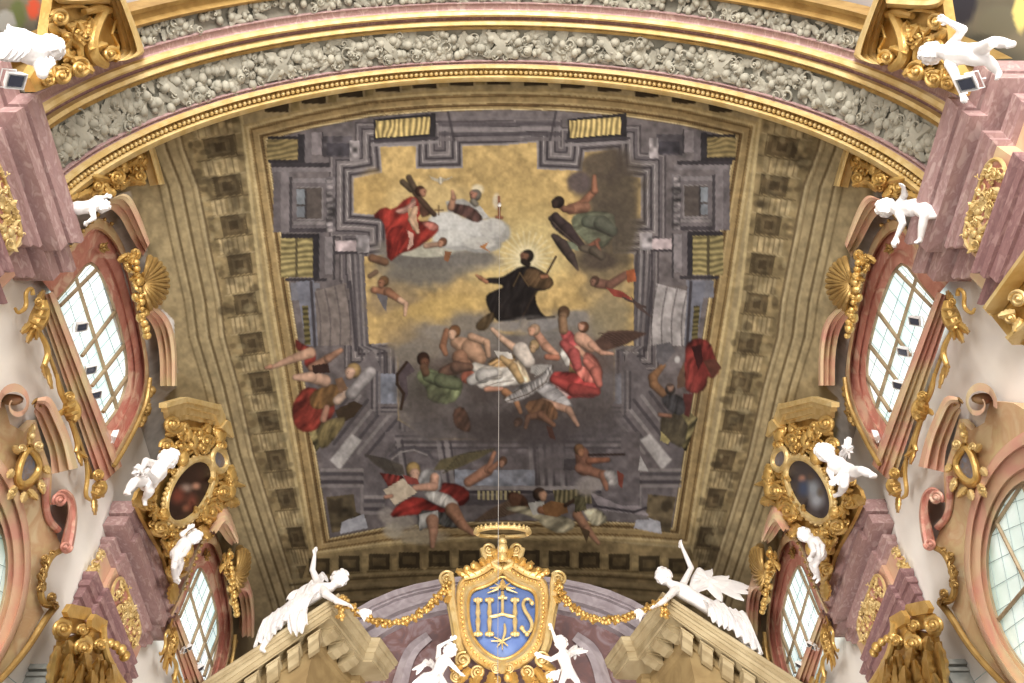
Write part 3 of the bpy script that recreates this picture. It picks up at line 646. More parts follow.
    P(a(735, 495, 790, 465, 770, 500, 800, 525), (188, 118, 60)); c.line(a(485, 285, 530, 285), 1.2, (110, 80, 50)); c.line(a(505, 262, 505, 312), 1.2, (110, 80, 50))
    c.limb(a(430, 490, 500, 480), 5, (168, 128, 104)); c.head(*a(525, 470)[0], 5, (172, 118, 90), (110, 70, 48), (-.8, .3)); P(a(540, 520, 580, 520, 560, 580, 535, 570), (150, 92, 56)); P(a(480, 515, 525, 505, 530, 545), (206, 200, 180))
    # the dove
    P(a(450, 90, 500, 108, 520, 100, 545, 108, 590, 92, 560, 112, 530, 122, 515, 140, 500, 125, 470, 112), (196, 184, 156)); c.limb(a(515, 105, 515, 130), 3, (214, 204, 182))
    # small putto on the left
    c.limb([(374, 290), (388, 292), (400, 300)], [7, 9, 6], skd); c.limb([(400, 300), (406, 304), (405, 315)], [6, 5, 3], skin); c.head(383, 282, 6, skd, (124, 86, 52), (-1, .5)); P([(376, 293), (388, 296), (386, 312), (380, 302)], (104, 100, 106)); c.limb([(370, 276), (376, 272)], 5, (120, 92, 70)); c.limb([(372, 258), (385, 262)], 8, (122, 84, 60))
    # --- brown-robed figure in glory at centre
    b = Z(460, 240, 4.88)
    sx, sy = b(325, 90)[0]
    for k in range(26):
        an = k*6.283/26; c.line([(sx, sy), (sx+27*math.cos(an), sy+27*math.sin(an))], 1.8, (240, 226, 176), .55)
    c.blob(sx, sy, 22, 22, (240, 228, 184), .75, hard=.1, ns=.2)
    blk = (34, 29, 29)
    P(b(290, 130, 350, 125, 400, 150, 465, 205, 430, 245, 365, 250, 375, 330, 445, 405, 400, 400, 330, 380, 200, 410, 150, 360, 125, 300, 130, 265, 180, 242, 215, 230, 200, 215, 125, 210, 118, 185, 200, 185, 250, 155), blk, fold=.18, fd=(1, .3), fl=6)
    P(b(330, 130, 400, 150, 465, 205, 430, 243, 350, 235, 300, 190), (84, 62, 40), fold=.2, fd=(.8, .6), fl=6); P(b(150, 350, 180, 360, 130, 445, 75, 440, 80, 400), (92, 72, 46), fold=.15)
    c.limb(b(130, 205, 100, 185, 80, 172), [4, 4, 2], (164, 106, 74)); c.line(b(420, 170, 468, 82), 2.2, (70, 50, 36)); c.limb(b(400, 180, 425, 178), 4, (150, 96, 66)); c.line(b(370, 250, 280, 425), 1.6, (58, 44, 34)); c.head(sx, sy-2, 7.2, (128, 84, 62), (42, 34, 30), (-.6, -.1)); c.limb(b(310, 105, 330, 118), 6, (44, 34, 30)); c.line(b(292, 160, 260, 225), 1.2, (110, 84, 50), .8); c.line(b(292, 160, 335, 225), 1.2, (110, 84, 50), .8)
    c.blob(533, 325, 26, 12, (140, 134, 132), .85); c.limb(b(460, 375, 330, 385), 2, (60, 54, 52))
    # --- angel in green and dark wing upper right
    h = Z(540, 160, 4.875)
    c.blob(*h(190, 110)[0], 15, 14, (96, 82, 82), .95); P(h(150, 280, 200, 250, 360, 250, 370, 330, 345, 400, 290, 440, 220, 400, 160, 340), (112, 118, 92), fold=.16, fd=(.4, 1), fl=9)
    c.limb(h(130, 240, 210, 210, 265, 150, 265, 80), [6, 8, 7, 4], (150, 96, 70)); c.limb(h(150, 240, 220, 230), 11, (146, 98, 74)); c.head(*h(86, 208)[0], 6.5, (60, 46, 40), (46, 36, 34), (-1, 0))
    P(h(45, 280, 70, 265, 110, 285, 140, 340, 215, 400, 215, 450, 150, 400, 80, 345, 55, 320), (62, 50, 50), fold=.15); P(h(60, 370, 90, 360, 130, 420, 175, 480, 185, 535, 120, 470, 75, 410), (70, 58, 54), fold=.15); P(h(120, 390, 180, 410, 190, 445, 140, 430), (120, 128, 104))
    c.limb(h(230, 430, 285, 390), [5, 4], (150, 84, 62)); c.limb(h(275, 400, 290, 450), 4, (160, 92, 66)); c.blob(*h(290, 490)[0], 22, 12, (92, 78, 66), .9)
    c.limb(h(280, 600, 340, 610, 420, 560), [10, 9, 8], (142, 92, 74)); P(h(320, 620, 400, 640, 460, 683, 360, 665), (164, 64, 52)); P(h(420, 540, 460, 530, 470, 590, 425, 600), (190, 94, 52)); c.head(*h(265, 590)[0], 5, (160, 108, 84), (90, 60, 44), (-1, .6))
    P(h(440, 660, 540, 760, 545, 770, 470, 720), (84, 66, 62)); P(b(780, 270, 910, 325, 905, 335, 810, 295), (82, 64, 60))
    c.limb(h(86, 215, 120, 240, 150, 240), [5, 6, 8], (140, 92, 70)); c.limb(h(52, 285, 75, 275, 130, 335, 215, 430), [5, 8, 12, 5], (66, 52, 52)); c.limb(h(66, 370, 110, 410, 150, 470, 185, 535), [5, 10, 9, 2], (74, 60, 56)); c.line(h(60, 300, 110, 350, 200, 430), 1.2, (120, 98, 84), .6); c.head(*h(86, 208)[0], 6.5, (60, 46, 40), (46, 36, 34), (-1, 0))
    c.limb(h(230, 300, 300, 310, 350, 345), [12, 16, 12], (104, 112, 92), .5); c.limb(h(210, 430, 260, 440, 300, 470), [7, 9, 8], (96, 84, 70))
    # --- group under the saint
    for (x, y, rx, ry, col) in ((505, 326, 16, 7, (150, 144, 142)), (545, 324, 20, 8, (146, 142, 142)), (575, 318, 20, 10, (140, 134, 130)), (440, 332, 20, 9, (150, 140, 128)), (415, 352, 20, 12, (138, 128, 116))): c.blob(x, y, rx, ry, col, .9, hard=.55)
    d = Z(380, 310, 5.256)
    P(d(190, 330, 240, 300, 330, 330, 420, 350, 440, 420, 380, 500, 250, 480, 245, 410, 200, 370), (112, 122, 84), fold=.18, fd=(.7, .6), fl=9); P(d(85, 330, 150, 270, 185, 320, 140, 350, 150, 440, 110, 520, 120, 440), (90, 76, 82)); c.line(d(140, 275, 90, 340, 90, 390, 125, 440, 110, 520), 3, (58, 40, 30))
    c.head(*d(230, 265)[0], 7.5, (120, 76, 54), (62, 38, 28), (.3, .6)); P(d(330, 290, 480, 250, 520, 280, 440, 340, 300, 340), (124, 86, 66), fold=.2)
    c.limb(d(350, 110, 330, 190, 345, 230), [6, 7, 5], skd); c.limb(d(400, 170, 480, 200, 520, 250), [12, 20, 16], (186, 140, 108)); c.limb(d(480, 140, 560, 170, 570, 240), [8, 7, 5], (198, 152, 120)); c.limb(d(420, 250, 450, 320), [16, 10], (160, 112, 84)); c.head(*d(388, 118)[0], 7, (206, 160, 130), (130, 84, 50), (-.7, .6)); P(d(420, 330, 540, 280, 540, 330, 470, 390, 430, 380), (168, 84, 62), fold=.2)
    P(d(475, 360, 520, 320, 650, 260, 700, 280, 810, 380, 760, 390, 640, 400, 600, 420, 540, 425), (206, 200, 192), fold=.13, fd=(.6, .9), fl=8); P(d(560, 270, 680, 220, 720, 250, 690, 300, 580, 300), (180, 140, 88), fold=.25, fd=(.3, 1), fl=5); P(d(690, 270, 740, 260, 800, 385, 760, 380, 700, 350), (206, 184, 150), fold=.25, fd=(1, -.3), fl=6); P(d(600, 215, 690, 225, 700, 260, 620, 250), (222, 216, 208))
    c.limb(d(590, 100, 640, 150, 720, 210), [4, 6, 9], (210, 166, 136)); c.limb(d(740, 210, 780, 270), [16, 13], (222, 208, 196)); c.head(*d(810, 190)[0], 6, (188, 150, 108), (178, 146, 98), (-.3, .5)); c.limb(d(560, 415, 640, 415), [6, 4], (204, 140, 112))
    P(d(655, 460, 720, 400, 840, 360, 890, 290, 905, 300, 880, 370, 760, 420, 670, 465), (126, 122, 124), fold=.1); c.line(d(655, 465, 740, 415, 860, 370, 900, 300), 2, (70, 52, 40)); c.wing(d(790, 330)[0], d(895, 290)[0], 12, (176, 172, 168))
    c.limb(b(370, 450, 420, 520, 470, 560), [8, 9, 6], (196, 138, 110)); c.head(*b(360, 440)[0], 6.5, (206, 150, 118), (176, 140, 110), (-.8, .1)); c.limb(b(425, 570, 475, 575), 6, (180, 110, 84))
    P(b(485, 430, 560, 450, 600, 560, 520, 510, 495, 480), (196, 76, 78), fold=.2); P(b(500, 500, 545, 600, 520, 620, 490, 560), (212, 206, 200), fold=.1); P(b(540, 540, 590, 580, 600, 660, 530, 650), (130, 108, 66), fold=.2); c.limb(b(570, 530, 640, 590), [7, 5], (206, 150, 120)); c.head(*b(505, 360)[0], 7, (138, 104, 76), (104, 74, 50), (-.2, .7)); c.limb(b(500, 390, 505, 440), 9, (150, 112, 80))
    c.wing(b(650, 500)[0], b(915, 455)[0], 20, (92, 66, 56), 7, -1); c.limb(b(590, 480, 640, 520), [14, 12], (214, 158, 128)); c.limb(b(640, 510, 690, 550, 745, 555), [7, 5, 3], (206, 150, 122)); c.head(*b(600, 425)[0], 6.2, (206, 148, 120), (112, 70, 46), (-.6, -.5)); P(b(600, 540, 660, 560, 700, 640, 690, 690, 610, 640), (206, 112, 96), fold=.2, fd=(1, -.4), fl=7)
    e = Z(490, 260, 3.94)
    P(e(230, 440, 330, 440, 440, 480, 425, 545, 330, 540, 300, 555, 260, 510), (190, 60, 58), fold=.2, fd=(.6, 1), fl=8); P(e(240, 465, 310, 480, 325, 520, 290, 555, 250, 510), (232, 196, 190), fold=.15); P(e(310, 410, 430, 430, 440, 490, 370, 480), (208, 106, 92), fold=.2)
    P(e(170, 500, 230, 470, 340, 580, 300, 580, 220, 550), (178, 176, 180), fold=.15, fd=(.5, 1), fl=6); c.limb(e(210, 560, 310, 590, 345, 650), [8, 7, 4], (206, 152, 122)); c.limb(e(60, 520, 100, 550, 120, 600), [8, 6, 4], (176, 118, 78)); P(e(130, 560, 230, 540, 280, 620, 220, 640, 160, 620), (112, 76, 50), fold=.2); c.limb(e(150, 620, 200, 610, 250, 650), [6, 8, 5], (128, 84, 60)); c.limb(e(150, 620, 140, 660), [6, 4], (120, 80, 60)); c.head(*e(110, 640)[0], 5, (120, 82, 62), (80, 54, 40), (-1, .4)); P(e(220, 650, 245, 660, 260, 710, 235, 700), (88, 50, 40)); P(d(380, 530, 430, 500, 470, 560, 480, 640, 440, 640, 390, 610), (100, 66, 50), fold=.15)
    P([(503, 399), (520, 389), (540, 379), (550, 364), (555, 367), (547, 385), (527, 398), (508, 404)], (176, 172, 172), fold=.2, fd=(1, -.4), fl=4); c.line([(505, 402), (528, 394), (546, 382), (553, 366)], 1.1, (72, 54, 44), .8)
    c.limb(d(500, 300, 560, 330, 620, 340), [10, 14, 10], (214, 206, 194), .5); c.limb(d(480, 370, 540, 345, 600, 330), [10, 15, 9], (206, 202, 198), .5); c.limb(d(640, 250, 700, 300, 740, 370), [5, 9, 7], (196, 158, 104), .5); c.line(d(500, 390, 560, 360, 640, 340), 1.2, (120, 112, 108), .8); c.line(d(540, 410, 620, 380, 700, 370), 1.2, (128, 118, 112), .8)
    c.limb(d(330, 330, 400, 300, 470, 300), [9, 12, 8], (120, 84, 66), .5); c.limb(d(250, 350, 320, 370, 400, 390), [10, 14, 12], (106, 116, 82), .5); c.limb(d(230, 300, 240, 330), 8, (112, 78, 56))
    c.limb(e(290, 330, 330, 370, 345, 420), [8, 12, 9], (188, 78, 76), .5); c.limb(e(380, 400, 415, 440, 430, 490), [8, 11, 7], (204, 108, 92), .5); c.limb(e(250, 470, 330, 510, 420, 520), [8, 13, 8], (184, 62, 58), .5); c.line(e(260, 500, 330, 540, 410, 540), 1.2, (104, 34, 36), .7)
    # --- left figure with cello, legs over the frame
    g = Z(260, 300, 4.271)
    P(g(145, 430, 190, 370, 250, 380, 320, 430, 320, 490, 260, 545, 200, 570, 150, 545, 135, 480), (134, 44, 34), fold=.2, fd=(.7, .7), fl=9); P(g(210, 400, 290, 360, 340, 360, 340, 440, 260, 470, 215, 460), (136, 94, 48), fold=.12); P(g(320, 470, 400, 430, 440, 450, 400, 500, 340, 530), (70, 52, 34)); P(g(240, 530, 330, 500, 380, 500, 300, 620, 250, 640), (122, 106, 64), fold=.2)
    P(g(150, 160, 180, 190, 240, 210, 235, 290, 190, 290, 190, 230, 150, 210), (148, 50, 42), fold=.15); c.limb(g(215, 225, 130, 255, 45, 290), [11, 8, 4], (200, 152, 122)); c.limb(g(45, 285, 25, 290), [5, 3], (180, 124, 96)); c.limb(g(220, 290, 290, 250, 345, 215), [8, 8, 5], (164, 116, 90)); c.limb(g(275, 345, 220, 330, 150, 330), [13, 11, 6], (204, 158, 130)); P(g(220, 280, 290, 270, 300, 310, 230, 315), (66, 42, 36))
    c.limb(g(330, 430, 370, 390), [9, 8], (214, 180, 156)); c.limb(g(270, 510, 285, 460), [7, 6], (190, 130, 104)); c.head(*g(395, 305)[0], 8.5, (206, 162, 136), (172, 138, 84), (-.8, .3)); P(g(320, 340, 350, 330, 375, 380, 340, 400), (140, 100, 70)); c.limb(g(390, 400, 470, 310), 12, (166, 160, 162))
    # --- right figure in dark red
    k = Z(600, 300, 4.271)
    P(k(365, 190, 410, 160, 470, 175, 490, 240, 515, 300, 480, 340, 460, 320, 455, 380, 400, 405, 360, 380, 355, 300, 365, 250), (122, 40, 36), fold=.22, fd=(1, .3), fl=7); P(k(390, 200, 430, 190, 440, 260, 420, 300), (64, 26, 26)); P(k(330, 330, 360, 260, 365, 370, 330, 380), (110, 80, 62)); P(k(355, 400, 400, 400, 380, 500, 360, 490), (110, 44, 42)); P(k(440, 260, 490, 250, 520, 290, 480, 335), (100, 54, 42))
    c.limb(k(270, 280, 225, 330, 230, 360, 270, 400), [5, 9, 9, 8], (148, 102, 66)); P(k(240, 190, 300, 180, 320, 220, 270, 280, 240, 260), (104, 100, 106)); c.blob(*k(330, 255)[0], 4, 5, (206, 204, 204), .9); c.head(*k(300, 380)[0], 6, (170, 124, 100), (70, 60, 56), (0, -.5)); P(k(260, 410, 350, 400, 370, 480, 330, 500, 270, 450), (72, 72, 78), fold=.2); P(k(260, 480, 380, 500, 360, 640, 290, 600, 255, 570), (92, 82, 62), fold=.15); P(k(260, 560, 300, 600, 290, 615, 258, 600), (182, 166, 100)); c.limb(k(255, 490, 300, 495), 4, (158, 104, 80))
    # --- angel reading a sheet at lower left
    m = Z(300, 400, 4.27)
    c.blob(*m(430, 520)[0], 20, 12, (168, 158, 146), .95); c.blob(*m(520, 580)[0], 34, 10, (182, 168, 140), .8); c.blob(*m(400, 560)[0], 14, 10, (190, 180, 160), .8); c.blob(*m(370, 490)[0], 10, 10, (170, 160, 152), .8)
    c.wing(m(450, 320)[0], m(272, 230)[0], 14, (84, 76, 68), 7, -1); c.wing(m(570, 300)[0], m(840, 205)[0], 14, (98, 88, 60), 8, 1)
    P(m(340, 310, 440, 325, 450, 350, 380, 375), (140, 46, 40), fold=.2); P(m(590, 350, 690, 360, 735, 410, 690, 460, 640, 440, 590, 400), (134, 40, 34), fold=.2, fd=(.6, .9), fl=8); P(m(500, 310, 560, 290, 610, 330, 600, 400, 500, 390), (150, 148, 148), fold=.15)
    P(m(520, 390, 620, 390, 690, 450, 650, 470, 560, 440), (204, 200, 194), fold=.14); P(m(375, 505, 420, 440, 500, 405, 600, 460, 660, 470, 560, 490, 470, 490), (150, 40, 34), fold=.22, fd=(.5, 1), fl=9); P(m(500, 470, 590, 470, 690, 520, 690, 550, 600, 540, 560, 500, 505, 560), (84, 84, 82), fold=.2); P(m(510, 490, 590, 470, 590, 520, 510, 560), (190, 190, 186), fold=.15)
    c.limb(m(565, 515, 570, 560, 565, 625), [13, 9, 5], (196, 140, 108)); c.limb(m(650, 470, 690, 530, 740, 570), [15, 10, 5], (190, 132, 98)); c.limb(m(575, 330, 570, 370, 490, 375), [9, 9, 6], (208, 152, 124)); P(m(355, 385, 440, 335, 500, 395, 405, 450), (214, 194, 166), mott=.03); c.limb(m(365, 415, 390, 410), 4, (190, 130, 104)); c.head(*m(485, 305)[0], 8.5, (216, 166, 138), (184, 148, 84), (.2, .5)); P(m(440, 320, 500, 335, 510, 360, 460, 360), (150, 60, 52))
    # putto with raised arms
    c.limb(m(720, 350, 800, 300), [10, 12], (176, 118, 90)); c.limb(m(800, 300, 830, 225), [6, 4], (176, 116, 86)); c.limb(m(810, 300, 870, 250), [6, 4], (160, 104, 76)); c.head(*m(865, 265)[0], 5, (170, 118, 90), (100, 66, 46), (-.4, .5))
    # --- musician with lute at bottom middle, violin putto at right
    n = Z(500, 400, 4.27)
    c.wing(n(110, 430)[0], n(-115, 520)[0], 16, (112, 88, 70), 7); P(n(20, 400, 60, 390, 110, 410, 130, 470, 60, 470), (96, 62, 44), fold=.2); P(n(-10, 460, 120, 450, 180, 480, 300, 500, 330, 540, 260, 575, 190, 545, 150, 500), (196, 186, 150), fold=.16, fd=(.5, 1), fl=9); P(n(120, 440, 190, 430, 190, 490, 140, 490), (206, 206, 200)); c.limb(n(175, 470, 240, 480), [8, 9], (160, 104, 70)); P(n(180, 450, 220, 430, 285, 445, 290, 480, 240, 500, 190, 490), (148, 100, 56)); c.limb(n(280, 450, 355, 405), [4, 3], (60, 42, 32)); c.limb(n(330, 490, 370, 550, 420, 610), [10, 8, 4], (178, 124, 92)); P(n(350, 470, 420, 460, 470, 515, 400, 545, 370, 500), (190, 182, 150), fold=.2); P(n(340, 540, 385, 560, 370, 610), (96, 74, 50)); P(n(320, 410, 360, 400, 370, 470, 320, 480), (92, 86, 58), fold=.2); c.head(*n(172, 405)[0], 7.5, (190, 140, 108), (74, 52, 40), (.8, .1))
    P(n(275, 250, 330, 250, 340, 300, 270, 300), (72, 66, 70)); c.blob(*n(420, 340)[0], 22, 10, (160, 150, 146), .9); c.blob(*n(370, 370)[0], 14, 12, (150, 140, 136), .9); c.limb(n(350, 230, 360, 290), [14, 16], (136, 88, 68)); c.limb(n(340, 290, 440, 320, 455, 380), [10, 9, 4], (156, 102, 78)); c.limb(n(380, 260, 460, 255), [7, 5], (150, 92, 66)); c.line(n(380, 235, 530, 232), 2.4, (56, 40, 36)); P(n(440, 300, 500, 300, 525, 350, 480, 375, 450, 340), (182, 176, 174), fold=.15); P(n(500, 300, 530, 320, 520, 380, 505, 360), (134, 60, 46)); c.head(*n(340, 215)[0], 6, (166, 110, 76), (140, 96, 60), (.4, .5))
    P(n(590, 300, 635, 305, 600, 240), (196, 194, 194))
    # last umber glazes over the lower clouds and behind the figures
    for (x, y, rx, ry, al) in ((500, 425, 90, 26, .5), (430, 405, 34, 26, .35), (590, 410, 40, 30, .4), (545, 395, 30, 16, .25), (610, 225, 36, 50, .35), (600, 275, 34, 24, .25), (455, 372, 24, 16, .3), (340, 400, 40, 40, .2), (680, 400, 44, 44, .25), (520, 470, 90, 24, .22), (640, 460, 40, 40, .2), (360, 460, 40, 50, .12)):
        c.blob(x, y, rx, ry, (70, 60, 56), al, hard=.1)
    # glazes dulled by age: soft stains and fine craquelure
    g_ = c.a.mean(2, keepdims=True); c.a = g_+(c.a-g_)*.74
    k_ = 1+.05*c.n3+.06*c.n0+.05*c.n1
    c.a = np.clip(c.a*k_[..., None], 0, 1)
    return c
# ---------------------------------------------------------------- vault and its fresco
CV = paint_fresco()
def srgb2lin(a): return np.where(a <= .04045, a/12.92, ((a+.055)/1.055)**2.4)
LINC = srgb2lin(CV.a)
GAIN = .74
def sample(P):
    q = P-EYE; w = np.maximum(q@FW, .1); u = 512+FPX*(q@RT)/w; v = 341.5-FPX*(q@UP)/w
    x = np.clip((u-CV.X0)*CV.S, 0, CV.W-1.01); y = np.clip((v-CV.Y0)*CV.S, 0, CV.H-1.01)
    x0 = x.astype(int); y0 = y.astype(int); fx = (x-x0)[:, None]; fy = (y-y0)[:, None]; A = LINC
    return (A[y0, x0]*(1-fx)*(1-fy)+A[y0, x0+1]*fx*(1-fy)+A[y0+1, x0]*(1-fx)*fy+A[y0+1, x0+1]*fx*fy), u, v
def grid_mesh(name, P, keep=None, col=None):
    n, m = P.shape[:2]; idx = np.arange(n*m).reshape(n, m)
    F = np.stack([idx[:-1, :-1], idx[:-1, 1:], idx[1:, 1:], idx[1:, :-1]], -1).reshape(-1, 4)
    V = P.reshape(-1, 3); C = col.reshape(-1, 3)
    if keep is not None:
        F = F[keep.reshape(-1)]; used = np.unique(F); mp = np.full(n*m, -1); mp[used] = np.arange(len(used)); F = mp[F]; V = V[used]; C = C[used]
    me = bpy.data.meshes.new(name); me.from_pydata(V.tolist(), [], F.tolist()); me.update()
    at = me.color_attributes.new('pigment', 'FLOAT_COLOR', 'POINT')
    at.data.foreach_set('color', np.c_[np.clip(C, 0, 1), np.ones(len(C))].astype(np.float32).ravel())
    return me
angs = np.radians(np.concatenate([np.linspace(-74, -64, 12)[:-1], np.linspace(-64, 64, 660), np.linspace(64, 74, 12)[1:]]))
ys = [atv(501, v)[1] for v in np.linspace(84, 622, 470)]; ys = np.array([3.5]+[y for y in ys if 3.5 < y < 15.9]+[15.95])
AA, YY = np.meshgrid(angs, ys)
PV = np.stack([VR*np.sin(AA), YY, VZ+VR*np.cos(AA)], -1)
colv, uu, vv = sample(PV.reshape(-1, 3)); colv = colv*GAIN
u_ = uu.reshape(AA.shape); v_ = vv.reshape(AA.shape)
uc = (u_[:-1, :-1]+u_[1:, 1:])/2; vc = (v_[:-1, :-1]+v_[1:, 1:])/2
def npin(pts):
    m = np.zeros(uc.shape, bool)
    for (x0, y0), (x1, y1) in zip(pts, pts[1:]+pts[:1]):
        if y0 != y1: m ^= ((y0 > vc) != (y1 > vc)) & (uc < (x1-x0)*(vc-y0)/(y1-y0)+x0)
    return m
PIC = [(267, 140), (310, 129), (370, 117), (430, 112), (500, 110), (560, 111), (620, 116), (680, 125), (735, 138), (708, 300), (672, 528), (640, 523), (600, 521), (500, 521), (430, 523), (384, 527), (330, 538), (292, 300)]
FRM = [(243, 125), (310, 106), (370, 95), (430, 90), (500, 88), (560, 89), (620, 94), (690, 104), (759, 123), (740, 300), (717, 430), (691, 550), (640, 545), (500, 539), (420, 541), (349, 545), (311, 553), (285, 430), (262, 300)]
inp, inf = npin(PIC), npin(FRM)
ceil = link('ceiling', grid_mesh('ceiling', PV, ~inf, colv), 'fresco', None, True, None); tag(ceil, kind='structure')
fr = empty('ceiling_fresco', (0, 7.5, 14.6), 'large vault fresco of a dark-robed saint rising among angels and clouds', 'fresco')
link('painted_picture', grid_mesh('painted_picture', PV, inp, colv), 'fresco', fr, True, None)
link('painted_frame', grid_mesh('painted_frame', PV, inf & ~inp, colv), 'fresco', fr, True, None)

# ---------------------------------------------------------------- walls
def wallbox(name, x0, x1, y0, y1, z0, z1, m='wall'):
    b = MB(); b.box(((x0+x1)/2, (y0+y1)/2, (z0+z1)/2), (abs(x1-x0)/2, (y1-y0)/2, (z1-z0)/2)); o = build(b, name, m, None, smooth=False); return tag(o, kind='structure')
wallbox('floor', -5.1, 5.1, -6, 16, -.3, 0, 'floor')
wallbox('wall_left', -5.6, -5.1, -2, 16.1, 0, 10.9)
wallbox('wall_right', 5.1, 5.6, -2, 16.1, 0, 10.9)
wallbox('wall_far', -5.6, 5.6, 15.96, 16.3, 0, 14.9, 'mauve')

# ---------------------------------------------------------------- near transverse arch
AZ, AR = 9.81, 4.6
def ring(prof, n=120, a=92):
    mb = MB(); rows = []
    th = np.radians(np.linspace(-a, a, n))
    for y, inset in prof: rows.append([((AR+inset)*math.sin(t), y, AZ+(AR+inset)*math.cos(t)) for t in th])
    mb.strip(rows); return mb
def SA(r, y0=0.):
    def sa(u, v, h=0.):
        t = u/(100*AR); return np.array([(r-h)*math.sin(t), v/100., AZ+(r-h)*math.cos(t)])
    return sa
arch = empty('transverse_arch', (0, 3.0, 14.4), kind='structure')
def arcp(prof, name, m): return build(ring(prof), name, m, arch)
arcp([(3.64, .45), (3.64, .02), (3.62, 0), (3.56, -.02), (3.54, .02)], 'gold_lip', 'gold2')
arcp([(3.54, .02), (3.53, .05), (3.45, .05), (3.44, .02)], 'bead_channel', 'goldd')
arcp([(3.44, .02), (3.42, -.03), (3.39, -.02), (3.375, .03)], 'gold_fillet', 'gold2')
arcp([(3.375, .03), (3.365, .06), (3.35, .06), (3.335, .02), (3.325, .02), (3.32, .07)], 'violet_listel', 'purple')
arcp([(3.32, .07)]+[(3.32-.44*t, .07+.03*math.sin(math.pi*t)) for t in np.linspace(.1, .9, 7)]+[(2.88, .07)], 'frieze_ground', 'greyd')
arcp([(2.88, .07), (2.87, .03), (2.83, .03), (2.825, .05)], 'inner_listel', 'goldd')
arcp([(2.825, .05), (2.815, -.0), (2.79, -.035), (2.75, -.02), (2.74, .04)], 'gold_torus', 'gold2')
arcp([(2.74, .04), (2.735, .06), (2.695, .06), (2.69, .03)], 'dark_groove', 'purpled')
arcp([(2.69, .03), (2.68, -.02), (2.65, -.04), (2.61, -.02), (2.6, .03)], 'gold_ovolo', 'gold2')
arcp([(2.6, .03), (2.585, .05), (2.515, .05), (2.505, .02), (2.495, .02), (2.49, .09)], 'violet_band', 'purple')
arcp([(2.49, .09), (2.38, .12), (2.27, .09)], 'second_frieze_ground', 'greyd')
arcp([(2.27, .09), (2.26, .02), (2.22, -.02), (2.19, .03), (2.185, .05), (2.12, .05), (2.11, .01), (2.06, -.01), (2.04, .3)], 'outer_gold_moulding', 'goldd')
mb = MB(); S = SA(AR)
for i in range(-96, 97): t = i*7.6; mb.ell(S(t, 349.5, -.02), (.035, .034, .028), None, 8, 5)
build(mb, 'bead_row', 'gold2', arch)
S = SA(AR+.085); rg = random.Random(3)
def archrelief(y0, y1, n, r0, r1, seed):
    mb = MB(); relief(mb, S, [(-732, y0), (732, y0), (732, y1), (-732, y1)], n, r0, r1, .018, random.Random(seed), .52, .64); return mb
mb = archrelief(291, 329, 950, 6, 11.5, 3)
for k in range(-4, 5):      # fruit heads and ribbons crossing the garland
    x = k*165
    for dx, dy in ((-14, -9), (12, 8), (-3, 10), (5, -12), (26, -4), (-30, 5), (40, 8), (-46, -8)): mb.ell(S(x+dx, 310+dy, .03), (.075, .07, .06), None, 10, 7)
    for sgn in ((1, -1) if k % 2 == 0 else (1,)):
        P = [[S(x+sgn*(-30+60*t)*.55+e, 291+38*t, .055+.03*math.sin(math.pi*t)-(.05 if abs(e) > 7 else 0)) for e in (-8, -6.5, 0, 6.5, 8)] for t in np.linspace(0, 1, 9)]
        mb.strip(P)
build(mb, 'carved_garland', 'grey', arch)
mb = archrelief(229, 247, 520, 5, 9, 9); build(mb, 'second_garland', 'grey', arch)

# ---------------------------------------------------------------- the next bay's vault, above and behind the arch
def near_col(P):
    q = P-EYE; w = np.maximum(q@FW, .1); u = 512+FPX*(q@RT)/w; v = 341.5-FPX*(q@UP)/w
    rng = np.random.RandomState(4); g = rng.rand(40, 40)
    x = np.clip(u/40+6, 0, 38); y = np.clip(v/14+20, 0, 38); x0 = x.astype(int); y0 = y.astype(int); fx, fy = x-x0, y-y0
    n = g[y0, x0]*(1-fx)*(1-fy)+g[y0, x0+1]*fx*(1-fy)+g[y0+1, x0]*(1-fx)*fy+g[y0+1, x0+1]*fx*fy
    c = np.array([176, 166, 162])[None]*(1+.25*(n[:, None]-.5))
    dk = 1/(1+np.exp(-(np.abs(u-500)-425)/10)); c = c*(1-dk[:, None])+np.array([104, 98, 84])[None]*(1+.4*(n[:, None]-.5))*dk[:, None]
    for cx, cy, rx, ry, k in ((34, 8, 9, 14, (196, 84, 60)), (18, 12, 10, 16, (96, 104, 66)), (46, 22, 10, 14, (60, 58, 60)), (6, 20, 10, 12, (150, 150, 146)), (962, 8, 16, 22, (56, 54, 60)), (1000, 24, 26, 20, (112, 108, 92)), (985, 44, 20, 12, (88, 84, 72)), (1020, 14, 7, 26, (222, 206, 130)), (940, 30, 8, 10, (66, 62, 64))):
        d = np.sqrt(((u-cx)/rx)**2+((v-cy)/ry)**2)+.6*(n-.5); m = np.clip((1.1-d)/.3, 0, 1)[:, None]; c = c*(1-m)+np.array(k)[None]*m
    return srgb2lin(np.clip(c/255, 0, 1))
a2 = np.radians(np.linspace(-93, 93, 300)); y2 = np.linspace(.6, 2.2, 70); A2, Y2 = np.meshgrid(a2, y2); r2 = 5.0
P2 = np.stack([r2*np.sin(A2), Y2, AZ+r2*np.cos(A2)], -1)
o = link('ceiling_nave', grid_mesh('ceiling_nave', P2, None, near_col(P2.reshape(-1, 3))), 'fresco', None, True, None); tag(o, kind='structure')
mb = MB(); rows = [[((AR+.45)*math.sin(t), y, AZ+(AR+.45)*math.cos(t)) for t in np.radians(np.linspace(-92, 92, 90))] for y in (2.04, 3.64)]; mb.strip(rows); build(mb, 'arch_back', 'grey', arch)
